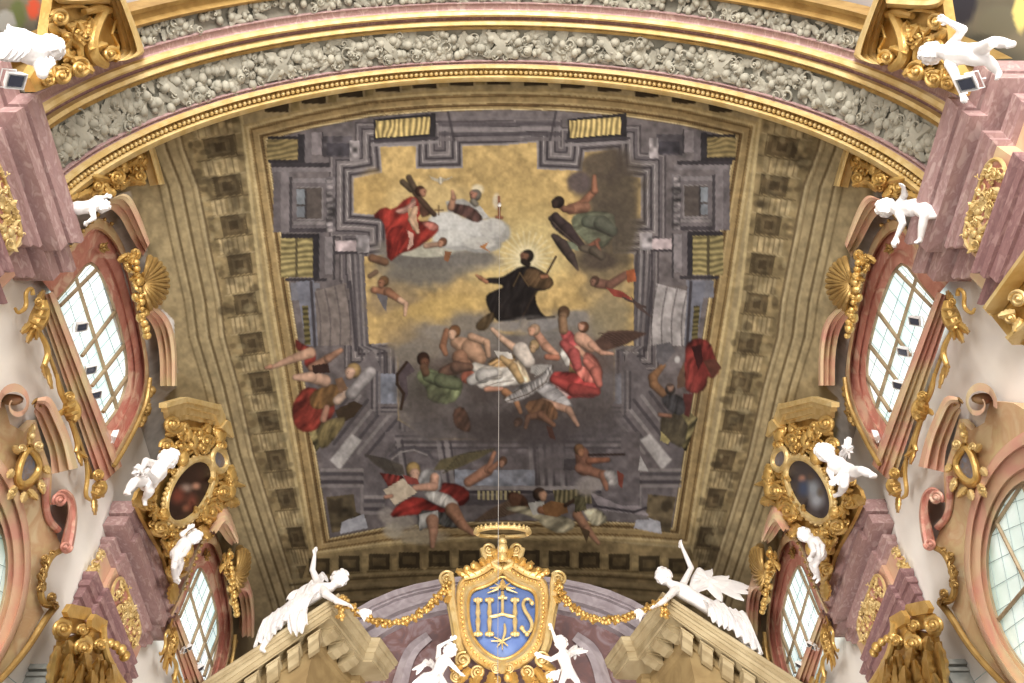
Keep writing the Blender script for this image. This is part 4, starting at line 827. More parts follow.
# ---------------------------------------------------------------- entablature blocks on the piers
def plan_off(pl, d): d = d*.7; return [(x+sx*d, y+sy*d) for x, y, sx, sy in pl]
def stepped(x1, x2, ya, yb, st): # from wall, near end first; signs push outwards (nave = +x)
    return [(-5.095, ya, 0, -1), (x1, ya, 1, -1), (x1, ya+st, 1, -1), (x2, ya+st, 1, -1), (x2, yb-st, 1, 1), (x1, yb-st, 1, 1), (x1, yb, 1, 1), (-5.095, yb, 0, 1)]
def entab(side, k, pl, zb, H, lab, grp, name='entablature'):
    root = empty(name, eL((-5.1, (pl[0][1]+pl[-1][1])/2, zb), side, k), lab, 'entablature', grp)
    def part(nm, m, prof):
        mb = MB(); rows = [[(x, y, zb+z*H) for x, y in plan_off(pl, d)] for d, z in prof]; mb.strip(rows)
        for r in (rows[0], rows[-1]): mb.add(r, [tuple(range(len(r)))])
        return build(mb, nm, m, root, side, k, smooth=False)
    part('architrave', 'purpled', [(0, 0), (0, .09), (.05, .095), (.05, .19), (.10, .195), (.10, .25), (.05, .255), (.13, .285), (.15, .315), (.02, .32)])
    part('frieze', 'mix', [(.02, .32), (.02, .58)])
    part('cornice', 'purple', [(.02, .58), (.09, .60), (.09, .635), (.15, .65), (.15, .69), (.04, .70), (.04, .735), (.31, .75), (.31, .855), (.25, .86), (.25, .88), (.33, .885), (.35, .92), (.40, .95), (.40, 1.), (0, 1.02)])
    # carved gilt panel on the front of the frieze, rounded ends
    x2 = pl[3][0]; y0, y1 = pl[3][1]+.05, pl[4][1]-.05; z0, z1 = zb+.33*H, zb+.575*H; zc, hh = (z0+z1)/2, (z1-z0)/2
    def sp(u, v, h=0.): return np.array([x2+.03+h, u/100., v/100.])
    out = [(y0*100+hh*100*(1-math.cos(t)), (zc+hh*math.sin(t))*100) for t in np.linspace(math.pi/2, -math.pi/2, 9)]; out = [(y0*100+hh*100-hh*100*math.cos(t), (zc+hh*math.sin(t))*100) for t in np.linspace(math.pi/2, -math.pi/2, 9)]+[(y1*100-hh*100+hh*100*math.cos(t), (zc+hh*math.sin(t))*100) for t in np.linspace(-math.pi/2, math.pi/2, 9)]
    mb = MB(); P = [sp(a, b, .02) for a, b in out]; mb.prism(P, (-.015, 0, 0)); pn = build(mb, 'frieze_panel', 'pink', root, side, k, smooth=False)
    mb = MB(); mb.tube([sp(a, b, .03) for a, b in out], .02, 6, True); build(mb, 'panel_border', 'gold2', pn, side, k)
    mb = MB(); ye = pl[0][1]-.03; xa, xb = pl[0][0]+.06, pl[1][0]-.01
    def se(u, v, h=0.): return np.array([u/100., ye-h, v/100.])
    relief(mb, se, [(xa*100, z0*100), (xb*100, z0*100), (xb*100, z1*100), (xa*100, z1*100)], 16, 3.5, 6.5, .02, random.Random(9)); build(mb, 'end_relief', 'gold2', root, side, k)
    mb = MB(); relief(mb, sp, [(a*.96+.04*(y0+y1)*50, b) for a, b in out], 70, 4, 7.5, .03, random.Random(8)); build(mb, 'gilt_relief', 'gold2', pn, side, k)
    return root

NEAR = stepped(-4.9, -4.72, 2.33, 4.03, .35); FARP = stepped(-5.03, -4.97, 8.02, 9.9, .3)
def capital(side, k, dx=0, dy=0, dz=0, lab='', grp='gilded capitals'):
    """composite capital traced on the far pier: two corner volutes under abacus ends, acanthus below"""
    base = SX(-4.72)
    S = lambda u, v, h=0.: base(u, v, h)+np.array([dx, dy, dz])
    root = empty('pilaster_capital', eL(S(80, 660), side, k), lab, 'capital', grp)
    mb = MB(); N = np.array([-1., 0, 0])
    mb.prism([S(u, v, .12) for u, v in ((67, 612), (72, 604), (91, 608), (92, 614), (86, 620), (69, 617))], N*.06); mb.prism([S(u, v, .2) for u, v in ((92, 620), (96, 614), (108, 621), (107, 628), (102, 633), (92, 627))], N*.06)
    mb.prism([S(u, v, .06) for u, v in ((70, 617), (86, 620), (82, 634), (66, 632))], N*.08); mb.prism([S(u, v, .14) for u, v in ((93, 627), (104, 632), (100, 646), (86, 640))], N*.08)
    build(mb, 'abacus', 'gold', root, side, k, angle=30)
    for c, r, h in (((63, 629), 9, .1), ((83, 630), 6, .1), ((84, 648), 9, .18), ((101, 645), 6, .18)):
        mb = MB(); vol(mb, S, c, r, 1.7, 2.6, 1, 2.4, h); m = mpp(S, *c); mb.ell(S(c[0], c[1], h-.06), (.08, r*m*.9, r*m*.9)); build(mb, 'volute', 'gold', root, side, k)
    mb = MB(); mb.prism([S(u, v, .02) for u, v in ((62, 640), (80, 634), (102, 648), (126, 690), (120, 712), (60, 712), (57, 680))], N*.06)
    for i, (a, b) in enumerate((((52, 690), (58, 646)), ((64, 698), (70, 654)), ((76, 704), (82, 664)), ((90, 706), (92, 670)), ((104, 708), (104, 660)), ((118, 706), (112, 664)), ((58, 712), (62, 678)), ((84, 716), (86, 688)), ((72, 664), (68, 640)), ((88, 672), (84, 652)), ((100, 684), (98, 658)), ((112, 690), (110, 668)), ((72, 716), (74, 684)), ((98, 716), (98, 688)))): leaf(mb, S, a, b, 8, .1+.05*(i % 2), .16)
    ptube(mb, S, [(103, 626), (104, 648), (112, 668), (126, 690)], 2.2, .2); beads(mb, S, [(104, 640), (118, 646), (124, 656)], 2.6, 5, .2, .3)
    build(mb, 'acanthus', 'gold', root, side, k)
    return root
def shaft(side, k, dx, dy, dz, lab):
    b = SX(-4.9); S = lambda u, v, h=0.: b(u, v, h)+np.array([dx, dy, dz])
    root = empty('pilaster_shaft', eL(S(60, 690), side, k), lab, 'pilaster', 'marble pilaster shafts')
    mb = MB(); c = [S(u, v) for u, v in ((46, 684), (50, 668), (60, 672), (62, 690))]
    y0 = c[0][1]-.1; zt = c[1][2]
    mb.box((-4.975+dx, y0+.85, zt/2), (.12, .85, zt/2)); mb.box((-4.88+dx, y0+.95, zt/2-.02), (.06, .62, zt/2-.02)); build(mb, 'shaft', 'shaft', root, side, k, smooth=False)
    mb = MB(); mb.box((-4.94+dx, y0+.85, zt-.03), (.15, .9, .03)); mb.box((-4.95+dx, y0+.85, zt-.11), (.14, .88, .02)); build(mb, 'neck_moulding', 'shaft', root, side, k, smooth=False)

# ---------------------------------------------------------------- upper window bays
OUT = [(38, 276), (62, 258), (96, 214), (110, 222), (122, 240), (130, 262), (136, 290), (141, 320), (147, 350), (150, 375), (147, 400), (136, 425), (122, 450), (112, 468)]
INN = [(57, 299), (72, 282), (88, 261), (98, 268), (108, 290), (118, 318), (126, 350), (128, 375), (124, 395), (116, 412), (110, 420), (104, 428)]
def bay(side, k, off, wn, where):
    off = np.array(off, float)
    def mk(X):
        b = SX(X)
        return lambda u, v, h=0.: b(u, v, h)+off
    S = mk(-5.05); N = np.array([-1., 0, 0]); E = lambda u, v: eL(S(u, v), side, k)
    win = empty('window_%d' % wn, E(95, 350), kind='structure')
    mb = MB(); mb.prism([mk(-5.07)(u, v) for u, v in chaikin([(40, 306), (70, 270), (88, 256), (100, 264), (111, 288), (121, 316), (129, 350), (131, 376), (127, 397), (118, 416), (106, 436)], 1)], N*.02); build(mb, 'pane', 'glass', win, side, k, smooth=False)
    mb = MB(); SB = mk(-5.055)
    for a, b in (((71, 262), (118, 412)), ((60, 306), (104, 262)), ((82, 356), (124, 300)), ((92, 386), (130, 338)), ((103, 412), (130, 372))): ptube(mb, SB, [a, b], 1.35, .02, 6, 0)
    ptube(mb, SB, INN, 1.2, .02, 6, 1)
    build(mb, 'glazing_bars', 'iron', win, side, k)
    mb = MB()
    for i in range(11):
        t = i/10.; ptube(mb, SB, [(58+50*t-8, 300+130*t+12), (58+50*t+40, 300+130*t-42)], .28, .0, 4, 0)
    for i in range(5): ptube(mb, SB, [(64+i*11, 286-i*6), (110+i*10, 426-i*16)], .28, .0, 4, 0)
    build(mb, 'lead_cames', 'lead', win, side, k)
    # marble surround with moulded edge
    sur = empty('window_surround', E(120, 300), 'stucco marble surround of the %s' % where, 'window surround', 'window surrounds')
    SS = mk(-5.05)
    mb = MB(); band(mb, SS, OUT, INN, [(0, 0), (0, .12), (.1, .16), (.22, .16), (.26, .1), (.62, .1), (.68, .06), (.95, .05), (1, 0)], 60); build(mb, 'marble_frame', 'pink', sur, side, k)
    mb = MB(); band(mb, SS, [(x-.3, y) for x, y in OUT], [(a*.8+b*.2, c*.8+d*.2) for (a, c), (b, d) in zip(resample(OUT, 14), resample(INN, 14))], [(0, .14), (.1, .19), (.8, .19), (1, .15)], 60); build(mb, 'outer_moulding', 'tan', sur, side, k)
    # broken arched hood
    mb = MB(); SH = mk(-4.66)
    band(mb, SH, [(112, 198), (128, 191), (140, 214), (150, 243)], [(102, 206), (118, 212), (132, 240), (143, 256)], [(0, -.3), (0, .1), (.12, .14), (.3, .12), (.36, .05), (.6, .03), (.66, -.03), (1, -.05), (1, -.3)], 24)
    band(mb, SH, [(152, 303), (170, 318), (177, 345), (177, 386)], [(142, 312), (155, 328), (160, 355), (160, 386)], [(0, -.3), (0, .1), (.12, .14), (.3, .12), (.36, .05), (.6, .03), (.66, -.03), (1, -.05), (1, -.3)], 24)
    build(mb, 'hood_moulding', 'mix', sur, side, k, angle=25)
    # gilt shell with drop of foliage
    mb = MB(); SG = mk(-4.64)
    hx, hy = 142, 283; tips = []
    for i in range(12):
        a = -1.25+2.5*i/11; tips.append((hx+25*math.cos(a)*1.02, hy+27*math.sin(a)))
    for t in tips:
        P = [SG(hx+(t[0]-hx)*s, hy+(t[1]-hy)*s, .06+.10*math.sin(2.6*s)) for s in np.linspace(.12, 1, 8)]; mb.tube(P, [.012+.03*s for s in np.linspace(.1, 1, 8)], 7)
    mb.strip([[SG(hx+(t[0]-hx)*s, hy+(t[1]-hy)*s, .02+.09*math.sin(2.6*s)) for t in tips] for s in np.linspace(.1, .97, 6)]); mb.strip([[SG(hx+(t[0]-hx)*s, hy+(t[1]-hy)*s, -.05) for t in tips] for s in (.1, .9)])
    build(mb, 'shell_ornament', 'goldd', sur, side, k)
    mb = MB(); relief(mb, SG, [(122, 256), (134, 250), (150, 280), (146, 320), (152, 345), (150, 350), (142, 325), (136, 300)], 34, 3.5, 6.5, .06, random.Random(4)); beads(mb, SG, [(136, 262), (140, 300), (147, 336)], 2.4, 6, .1, .3)
    build(mb, 'shell_foliage', 'gold', sur, side, k)
    mb = MB(); ptube(mb, mk(-4.88), [(150, 378), (147, 402), (136, 427), (124, 450), (114, 466)], 1.4, .1); beads(mb, mk(-4.92), [(150, 390), (146, 412), (140, 424)], 2.2, 4, .1, .4); vol(mb, mk(-4.92), (146, 412), 4, 1.2, 0, 1, 1.4, .1); build(mb, 'gilt_edging', 'goldd', sur, side, k); mb = MB()
    for a, b in (((62, 256), (96, 216)), ((98, 214), (112, 224))): beads(mb, mk(-4.93), [a, b], 1.5, 5.5, .12, .3, 6)
    build(mb, 'bead_trim', 'goldd', sur, side, k); mb = MB()
    vol(mb, mk(-4.9), (103, 246), 3.5, 1.2, 0, 1, 1.3, .02); relief(mb, mk(-4.9), [(99, 240), (108, 242), (108, 252), (98, 250)], 4, 2.5, 4, .03)
    build(mb, 'gilt_rosette', 'goldd', sur, side, k)
    # sill cornice
    sill = empty('sill_cornice', E(75, 385), 'moulded pink sill cornice below the %s' % where, 'cornice', 'window sill cornices')
    ST, SBm = [(54, 291), (122, 466)], [(36, 298), (100, 486)]
    mb = MB(); band(mb, mk(-5.0), ST, SBm, [(0, -.08), (0, .12), (.1, .16), (.28, .16), (.32, .1), (.5, .09), (.56, .04), (.8, .03), (.86, -.02), (1, -.02), (1, -.08)], 8); build(mb, 'moulding', 'mix', sill, side, k, smooth=False)
    mb = MB(); ptube(mb, mk(-4.96), [(39, 330), (46, 345), (84, 455), (92, 478)], 1.5, .02, 6, 1); build(mb, 'gilt_fillet', 'goldd', sill, side, k)
    # gilt scrolls fixed along the sill
    SO = mk(-4.93); G = 'gilt scrolls along the sill cornices'
    def orn(lab, parts, loc):
        r = empty('gilt_scroll', E(*loc), lab+', sill of '+where, 'ornament', G)
        for nm, fn in parts:
            mb = MB(); fn(mb); build(mb, nm, 'gold', r, side, k)
    def clasp1(mb):
        ptube(mb, SO, [(42, 300), (42, 311), (38, 321), (33, 331)], [3.5, 6, 6.5, 4], .06)
        for q in ([(36, 307), (48, 309)], [(34, 314), (46, 318)], [(31, 321), (43, 327)]): ptube(mb, SO, [q[0], ((q[0][0]+q[1][0])/2+1, (q[0][1]+q[1][1])/2+1), q[1]], 1.2, [.1, .2, .1], 6, 1)
        leaf(mb, SO, (34, 322), (21, 333), 4.5, .08, .05); leaf(mb, SO, (34, 328), (27, 343), 4, .08, .05); leaf(mb, SO, (38, 328), (36, 340), 3, .08, .05); leaf(mb, SO, (38, 303), (44, 290), 4, .08); vol(mb, SO, (39, 301), 4.5, 1.3, 1, 1, 1.4, .1)
    orn('gilt scroll clasp with leaf tips, topmost', [('clasp', clasp1), ('hook', lambda mb: ptube(mb, SO, [(15, 308), (18, 314), (27, 307), (25, 292), (32, 287), (33, 295)], [1, 1.4, 1.6, 1.4, 1.3, 1.6], .1))], (36, 315))
    orn('thin gilt leaf drop below the clasp', [('drop', lambda mb: (ptube(mb, SO, [(39, 331), (49, 350), (45, 364), (42, 368)], [1.4, 2.2, 2., 1.2], .08), leaf(mb, SO, (45, 364), (52, 389), 3.2, .05), leaf(mb, SO, (43, 364), (46, 378), 3, .08)))], (46, 352))
    def clasp2(mb):
        ptube(mb, SO, [(69, 399), (71, 407), (73, 415), (71, 421)], [3, 6, 6, 3], .06)
        for q in ([(64, 408), (76, 403)], [(66, 415), (79, 410)]): ptube(mb, SO, [q[0], ((q[0][0]+q[1][0])/2+1, (q[0][1]+q[1][1])/2+1), q[1]], 1.2, [.08, .2, .08], 6, 1)
        vol(mb, SO, (70, 397), 5, 1.6, 3.5, 1, 1.5, .12); leaf(mb, SO, (64, 410), (58, 416), 3)
    orn('gilt scroll clasp with an open spiral, middle one', [('clasp', clasp2), ('stem', lambda mb: ptube(mb, SO, [(57, 374), (59, 390), (65, 402)], [1.2, 1.6, 1.6], .06))], (70, 405))
    orn('slender gilt tendril below the middle clasp', [('tendril', lambda mb: (ptube(mb, SO, [(70, 420), (75, 434), (78, 445), (76, 452)], [1.4, 1.6, 1.8, 1.4], .06), leaf(mb, SO, (77, 448), (82, 466), 3, .05), leaf(mb, SO, (78, 452), (88, 458), 2.6, .05)))], (76, 440))
    def clasp3(mb):
        vol(mb, SO, (99, 475), 5.5, 1.8, 2, 1, 1.7, .12); ptube(mb, SO, [(101, 481), (100, 488), (96, 496)], [3, 5.5, 3], .06)
        for q in ([(94, 486), (106, 488)], [(92, 492), (103, 496)]): ptube(mb, SO, [q[0], ((q[0][0]+q[1][0])/2+1, (q[0][1]+q[1][1])/2+1), q[1]], 1.1, [.08, .18, .08], 6, 1)
    orn('gilt spiral clasp at the lowest end', [('clasp', clasp3), ('tail', lambda mb: (ptube(mb, SO, [(86, 462), (88, 476), (85, 496), (90, 500)], [1.2, 1.5, 1.5, 1.], .06), leaf(mb, SO, (94, 497), (95, 515), 3.4, .06)))], (98, 485))
    return mk

# ---------------------------------------------------------------- oratory windows in the wall below
def oratory(side, k, wn, where):
    S = SX(-5.0); N = np.array([-1., 0, 0]); E = lambda u, v: eL(S(u, v), side, k)
    win = empty('window_%d' % wn, E(0, 590), kind='structure')
    OUTG = [(-60, 476), (-24, 486), (-6, 508), (4, 535), (8, 560), (6, 590), (-4, 628), (-20, 660), (-46, 690), (-76, 700)]
    mb = MB(); mb.prism([SX(-5.06)(u, v) for u, v in chaikin(OUTG, 1)], N*.02); build(mb, 'pane', 'glass2', win, side, k, smooth=False)
    mb = MB(); SB = SX(-5.05)
    for a, b in (((-40, 470), (12, 548)), ((-60, 560), (2, 632)), ((10, 500), (-60, 640)), ((-22, 470), (-80, 600))): ptube(mb, SB, [a, b], 1.5, .02, 6, 0)
    ptube(mb, SB, OUTG, 1.4, .02, 6, 1); build(mb, 'glazing_bars', 'iron', win, side, k)
    mb = MB()
    for i in range(8): ptube(mb, SB, [(-70+i*12, 480+i*5), (-60+i*12-40, 480+i*5+150)], .3, 0, 4, 0); ptube(mb, SB, [(-60, 470+i*22), (20, 490+i*28)], .3, 0, 4, 0)
    build(mb, 'lead_cames', 'lead', win, side, k)
    fr = empty('oratory_surround', E(20, 540), 'red and yellow stucco marble surround of the %s' % where, 'window surround', 'oratory surrounds')
    A = [(-60, 420), (-16, 440), (10, 470), (25, 505), (31, 545), (31, 580), (22, 620), (5, 655), (-18, 692), (-56, 735)]
    mb = MB(); band(mb, S, A, OUTG, [(0, -.05), (0, .1), (.1, .15), (.25, .15), (.3, .1), (.7, .08), (.76, .03), (.95, .03), (1, -.04)], 50); build(mb, 'arch_moulding', 'mix', fr, side, k)
    mb = MB(); body = [(-60, 428), (-20, 404), (4, 402), (10, 424), (24, 432), (36, 420), (44, 450), (52, 474), (50, 520), (62, 548), (46, 566), (38, 600), (44, 612), (24, 646), (4, 676), (-20, 712), (-40, 720), (-14, 690), (6, 655), (22, 620), (31, 580), (31, 545), (24, 505), (9, 472), (-16, 444), (-60, 430)]
    mb.prism([S(u, v, .04) for u, v in body], N*.1); build(mb, 'yellow_field', 'tan', fr, side, k, smooth=False)
    # pulvinated scroll at the crown
    mb = MB(); sp = []
    for i in range(34):
        t = i/33; an = 2.9+t*7.2; r = 20*(1-.72*t); sp.append((16+r*math.cos(an)*1.0, 404+r*math.sin(an)*1.25))
    rows = []
    for (x, y), w in zip(sp, np.linspace(5.5, 2.6, 34)):
        m = mpp(S, x, y); rows.append([S(x, y, h) for h in (.0, .3)]+[S(x+(16-x)*.22, y+(404-y)*.4, h) for h in (.3, .0)])
    mb.strip(rows, close=True, cap=False); mb.add(rows[0], [(0, 1, 2, 3)]); mb.add(rows[-1], [(0, 1, 2, 3)]); mb.ell(S(*sp[-1], .1), (.12, .06, .06)); build(mb, 'crown_scroll', 'mix', fr, side, k, angle=50)
    # stepped bracket beside the scroll
    mb = MB(); band(mb, S, [(38, 398), (50, 395), (58, 410), (70, 436), (78, 468)], [(34, 412), (38, 420), (44, 436), (50, 452), (52, 474)], [(0, -.05), (0, .22), (.2, .26), (.34, .24), (.4, .16), (.7, .14), (.76, .08), (1, .06), (1, -.05)], 20); build(mb, 'bracket', 'mix', fr, side, k, smooth=False)
    # small side scroll
    mb = MB(); band(mb, S, [(50, 505), (56, 491), (66, 488), (75, 496), (78, 515), (76, 535), (73, 548)], [(56, 503), (60, 498), (65, 498), (68, 504), (67, 518), (63, 534), (60, 546)], [(0, -.04), (0, .16), (.15, .2), (.4, .17), (.6, .17), (.85, .2), (1, .16), (1, -.04)], 24)
    vol(mb, S, (60, 500), 7, 1.6, 2.6, 1, 2, .2); vol(mb, S, (66, 547), 6, 1.6, 0, 1, 1.8, .2); ptube(mb, S, [(46, 478), (45, 500), (48, 520), (58, 530)], 2.4, .08); build(mb, 'side_scroll', 'pink', fr, side, k)
    mb = MB(); SG = SX(-4.94)
    ptube(mb, SG, [(62, 550), (50, 556), (42, 578), (40, 596), (46, 606), (56, 604)], [2, 2.2, 2.2, 2.2, 2.4, 1.8], .06); vol(mb, SG, (52, 597), 5, 1.4, 1, 1, 1.8, .08)
    ptube(mb, SG, [(56, 606), (46, 618), (28, 648), (8, 672), (-20, 700)], 2.4, .05); relief(mb, SG, [(44, 556), (54, 548), (48, 572), (42, 592), (38, 586)], 14, 3, 5, .05); relief(mb, SG, [(44, 590), (56, 594), (56, 606), (46, 606)], 8, 3, 4.5, .06)
    build(mb, 'gilt_edging', 'goldd', fr, side, k); mb = MB(); relief(mb, SG, [(37, 396), (44, 400), (40, 410), (34, 404)], 3, 2, 4, .04)
    build(mb, 'gilt_sprig', 'goldd', fr, side, k)
    # gilt cartouche with slate oval
    ca = empty('gilt_cartouche', E(27, 462), 'small gilt cartouche with a slate-coloured lozenge on the %s' % where, 'cartouche', 'oratory cartouches')
    SC = SX(-4.9); loz = [(29, 448), (35, 455), (40, 465), (36, 476), (26, 485), (18, 482), (19, 470), (23, 457)]
    mb = MB(); mb.prism([SC(u, v, .03) for u, v in chaikin(loz, 1, True)], N*.05); build(mb, 'slate_field', 'slate', ca, side, k, smooth=False)
    ring_ = [(30, 441), (39, 452), (45, 466), (39, 481), (26, 492), (13, 487), (14, 469), (20, 453)]
    mb = MB(); ptube(mb, SC, loz, 2.3, .05, 8, 2, None, True); band(mb, SC, ring_+ring_[:1], loz+loz[:1], [(0, -.08), (0, .02), (.5, .06), (1, .02)], 60); build(mb, 'gilt_frame', 'gold', ca, side, k)
    mb = MB()
    for a, b in (((30, 444), (33, 424)), ((20, 453), (13, 446)), ((14, 470), (7, 478)), ((16, 486), (8, 500)), ((40, 480), (44, 494)), ((26, 492), (22, 503)), ((44, 466), (50, 474)), ((28, 490), (38, 500))): leaf(mb, SC, a, b, 4.2, .06, .08)
    vol(mb, SC, (39, 446), 5, 1.4, 1, 1, 1.6, .1); vol(mb, SC, (22, 448), 4, 1.4, 1, -1, 1.5, .1); vol(mb, SC, (12, 492), 4, 1.4, 2, -1, 1.5, .1); vol(mb, SC, (42, 486), 4, 1.4, 1, 1, 1.5, .1); beads(mb, SC, [(33, 428), (32, 436)], 2.2, 4, .1)
    build(mb, 'gilt_foliage', 'gold2', ca, side, k)

# ---------------------------------------------------------------- gilded cartouches with oval paintings on the far piers
def oval_cartouche(side, k, lab):
    N = np.array([-1., 0, 0]); S = SX(-4.62); E = lambda u, v: eL(S(u, v), side, k)
    root = empty('gilded_cartouche', E(190, 490), lab, 'cartouche', 'oval painting cartouches')
    mb = MB(); outl = chaikin([(170, 414), (186, 410), (214, 416), (224, 430), (236, 440), (242, 456), (236, 470), (240, 486), (232, 502), (222, 514), (204, 530), (192, 546), (184, 572), (176, 590), (170, 578), (164, 556), (150, 532), (140, 512), (134, 496), (150, 480), (164, 462), (169, 436)], 1, True)
    mb.prism([S(u, v, -.02) for u, v in outl], N*.05); mb.box((-4.88, S(206, 478)[1], S(206, 478)[2]), (.22, .15, .2)); build(mb, 'backing', 'gold', root, side, k, smooth=False)
    # crowning cornice
    mb = MB()
    lev = [([(167, 403), (188, 397), (222, 405)], [(167, 408), (188, 402), (221, 410)], .22), ([(168, 408), (188, 402), (221, 410)], [(168, 412), (188, 407), (219, 415)], .18), ([(168, 412), (188, 407), (219, 415)], [(169, 419), (188, 414), (216, 421)], .12), ([(169, 419), (188, 414), (216, 421)], [(169, 423), (188, 419), (213, 425)], .06)]
    for a, b, h in lev: mb.prism([S(*p, h) for p in a+b[::-1]], N*(h*.4+.02))
    for a, b, h in (([(221, 404), (228, 424)], [(214, 410), (221, 428)], .16), ([(228, 420), (240, 430)], [(222, 428), (233, 438)], .2)): mb.prism([S(*p, h) for p in a+b[::-1]], N*.2)
    build(mb, 'crown_cornice', 'gold2', root, side, k, smooth=False)
    mb = MB()
    for c, r, a0, d, w in (((173, 424), 9, 0, 1, 2.4), ((207, 441), 7, 2, -1, 2), ((222, 446), 6, 1, 1, 2), ((167, 446), 7, 3, 1, 2), ((224, 492), 8, 0, 1, 2.2), ((212, 512), 8, 1, -1, 2.2), ((160, 528), 8, 3, -1, 2.4), ((176, 545), 8, 2, 1, 2.4), ((172, 572), 7, 1, -1, 2.2), ((184, 560), 6, 1, 1, 2), ((150, 506), 6, 1, -1, 2)): vol(mb, S, c, r, 1.6, a0, d, w, .1)
    relief(mb, S, [(166, 428), (206, 422), (222, 436), (216, 452), (196, 452), (176, 474), (158, 474)], 46, 4, 8, .07, random.Random(2))
    relief(mb, S, [(214, 466), (238, 470), (234, 498), (206, 526), (194, 522), (208, 500)], 40, 4, 7.5, .07, random.Random(3))
    relief(mb, S, [(140, 500), (162, 508), (178, 532), (192, 534), (182, 576), (172, 574), (160, 540), (144, 516)], 44, 4, 7.5, .07, random.Random(6))
    relief(mb, S, [(140, 488), (156, 468), (162, 480), (158, 500), (146, 508)], 14, 4, 7, .07, random.Random(7))
    for a, b in (((234, 452), (248, 436)), ((236, 456), (251, 452)), ((236, 462), (248, 468)), ((232, 450), (238, 434)), ((228, 480), (246, 486)), ((226, 500), (240, 504)), ((150, 500), (132, 504)), ((174, 584), (172, 604)), ((200, 526), (210, 540))): leaf(mb, S, a, b, 6, .08, .1)
    build(mb, 'carved_foliage', 'gold', root, side, k)
    # the painting
    dx, dy = (206-173)/2., (459-522)/2.; L = math.hypot(dx, dy); ax = (dx/L, dy/L); bx = (-ax[1], ax[0]); c0 = (189, 491)
    ov = [(c0[0]+ax[0]*L*math.cos(t)+bx[0]*18.5*math.sin(t), c0[1]+ax[1]*L*math.cos(t)+bx[1]*18.5*math.sin(t)) for t in np.linspace(0, 2*math.pi, 49)[:-1]]
    n = 26; PP = np.zeros((n, 48, 3)); UV = np.zeros((n, 48, 2))
    for i in range(n):
        for j, (x, y) in enumerate(ov): s = i/(n-1.); PP[i, j] = S(c0[0]+(x-c0[0])*s, c0[1]+(y-c0[1])*s, .07); UV[i, j] = (c0[0]+(x-c0[0])*s, c0[1]+(y-c0[1])*s)
    PP = np.concatenate([PP, PP[:, :1]], 1); UV = np.concatenate([UV, UV[:, :1]], 1)
    Cc = np.tile(np.array([52, 36, 31.]) if side < 0 else np.array([70, 64, 66.]), (n*49, 1)); q = UV.reshape(-1, 2)
    sp = ((196, 486, 5, 4, (176, 132, 110)), (186, 488, 7, 5, (146, 126, 116)), (178, 496, 8, 9, (112, 60, 48)), (192, 502, 6, 9, (112, 64, 52)), (186, 508, 4, 4, (130, 84, 66)), (200, 474, 5, 6, (60, 40, 34))) if side < 0 else ((197, 480, 4, 4, (170, 124, 104)), (186, 490, 8, 10, (136, 142, 150)), (182, 502, 8, 9, (150, 154, 162)), (196, 490, 6, 9, (64, 74, 98)), (178, 494, 4, 5, (92, 84, 76)), (188, 478, 4, 4, (88, 74, 66)))
    for x, y, rx, ry, cc in sp:
        m = np.clip(1.3-np.sqrt(((q[:, 0]-x)/rx)**2+((q[:, 1]-y)/ry)**2), 0, 1)[:, None]; Cc = Cc*(1-m)+np.array(cc)*m
    if side > 0: PP[..., 0] *= -k
    op = link('oval_painting', grid_mesh('oval_painting', PP, None, srgb2lin(Cc/255)), 'oil', root, True, None)
    mb = MB(); ptube(mb, S, ov, 1.9, .08, 8, 0, None, True); beads(mb, S, [(c0[0]+(x-c0[0])*1.13, c0[1]+(y-c0[1])*1.09) for x, y in ov]+[ov[0]], 1.6, 5, .07); build(mb, 'oval_frame', 'gold2', op, side, k)
    # little enamel boss
    e = [(219+7*math.cos(t)+1.2*math.sin(t), 460+11*math.sin(t)) for t in np.linspace(0, 2*math.pi, 25)[:-1]]
    mb = MB(); mb.prism([S(u, v, .12) for u, v in e], N*.06); boss = build(mb, 'enamel_boss', 'slate', root, side, k, smooth=False)
    mb = MB(); ptube(mb, S, e, 1.6, .12, 8, 0, None, True); build(mb, 'boss_rim', 'gold2', boss, side, k)
    return root

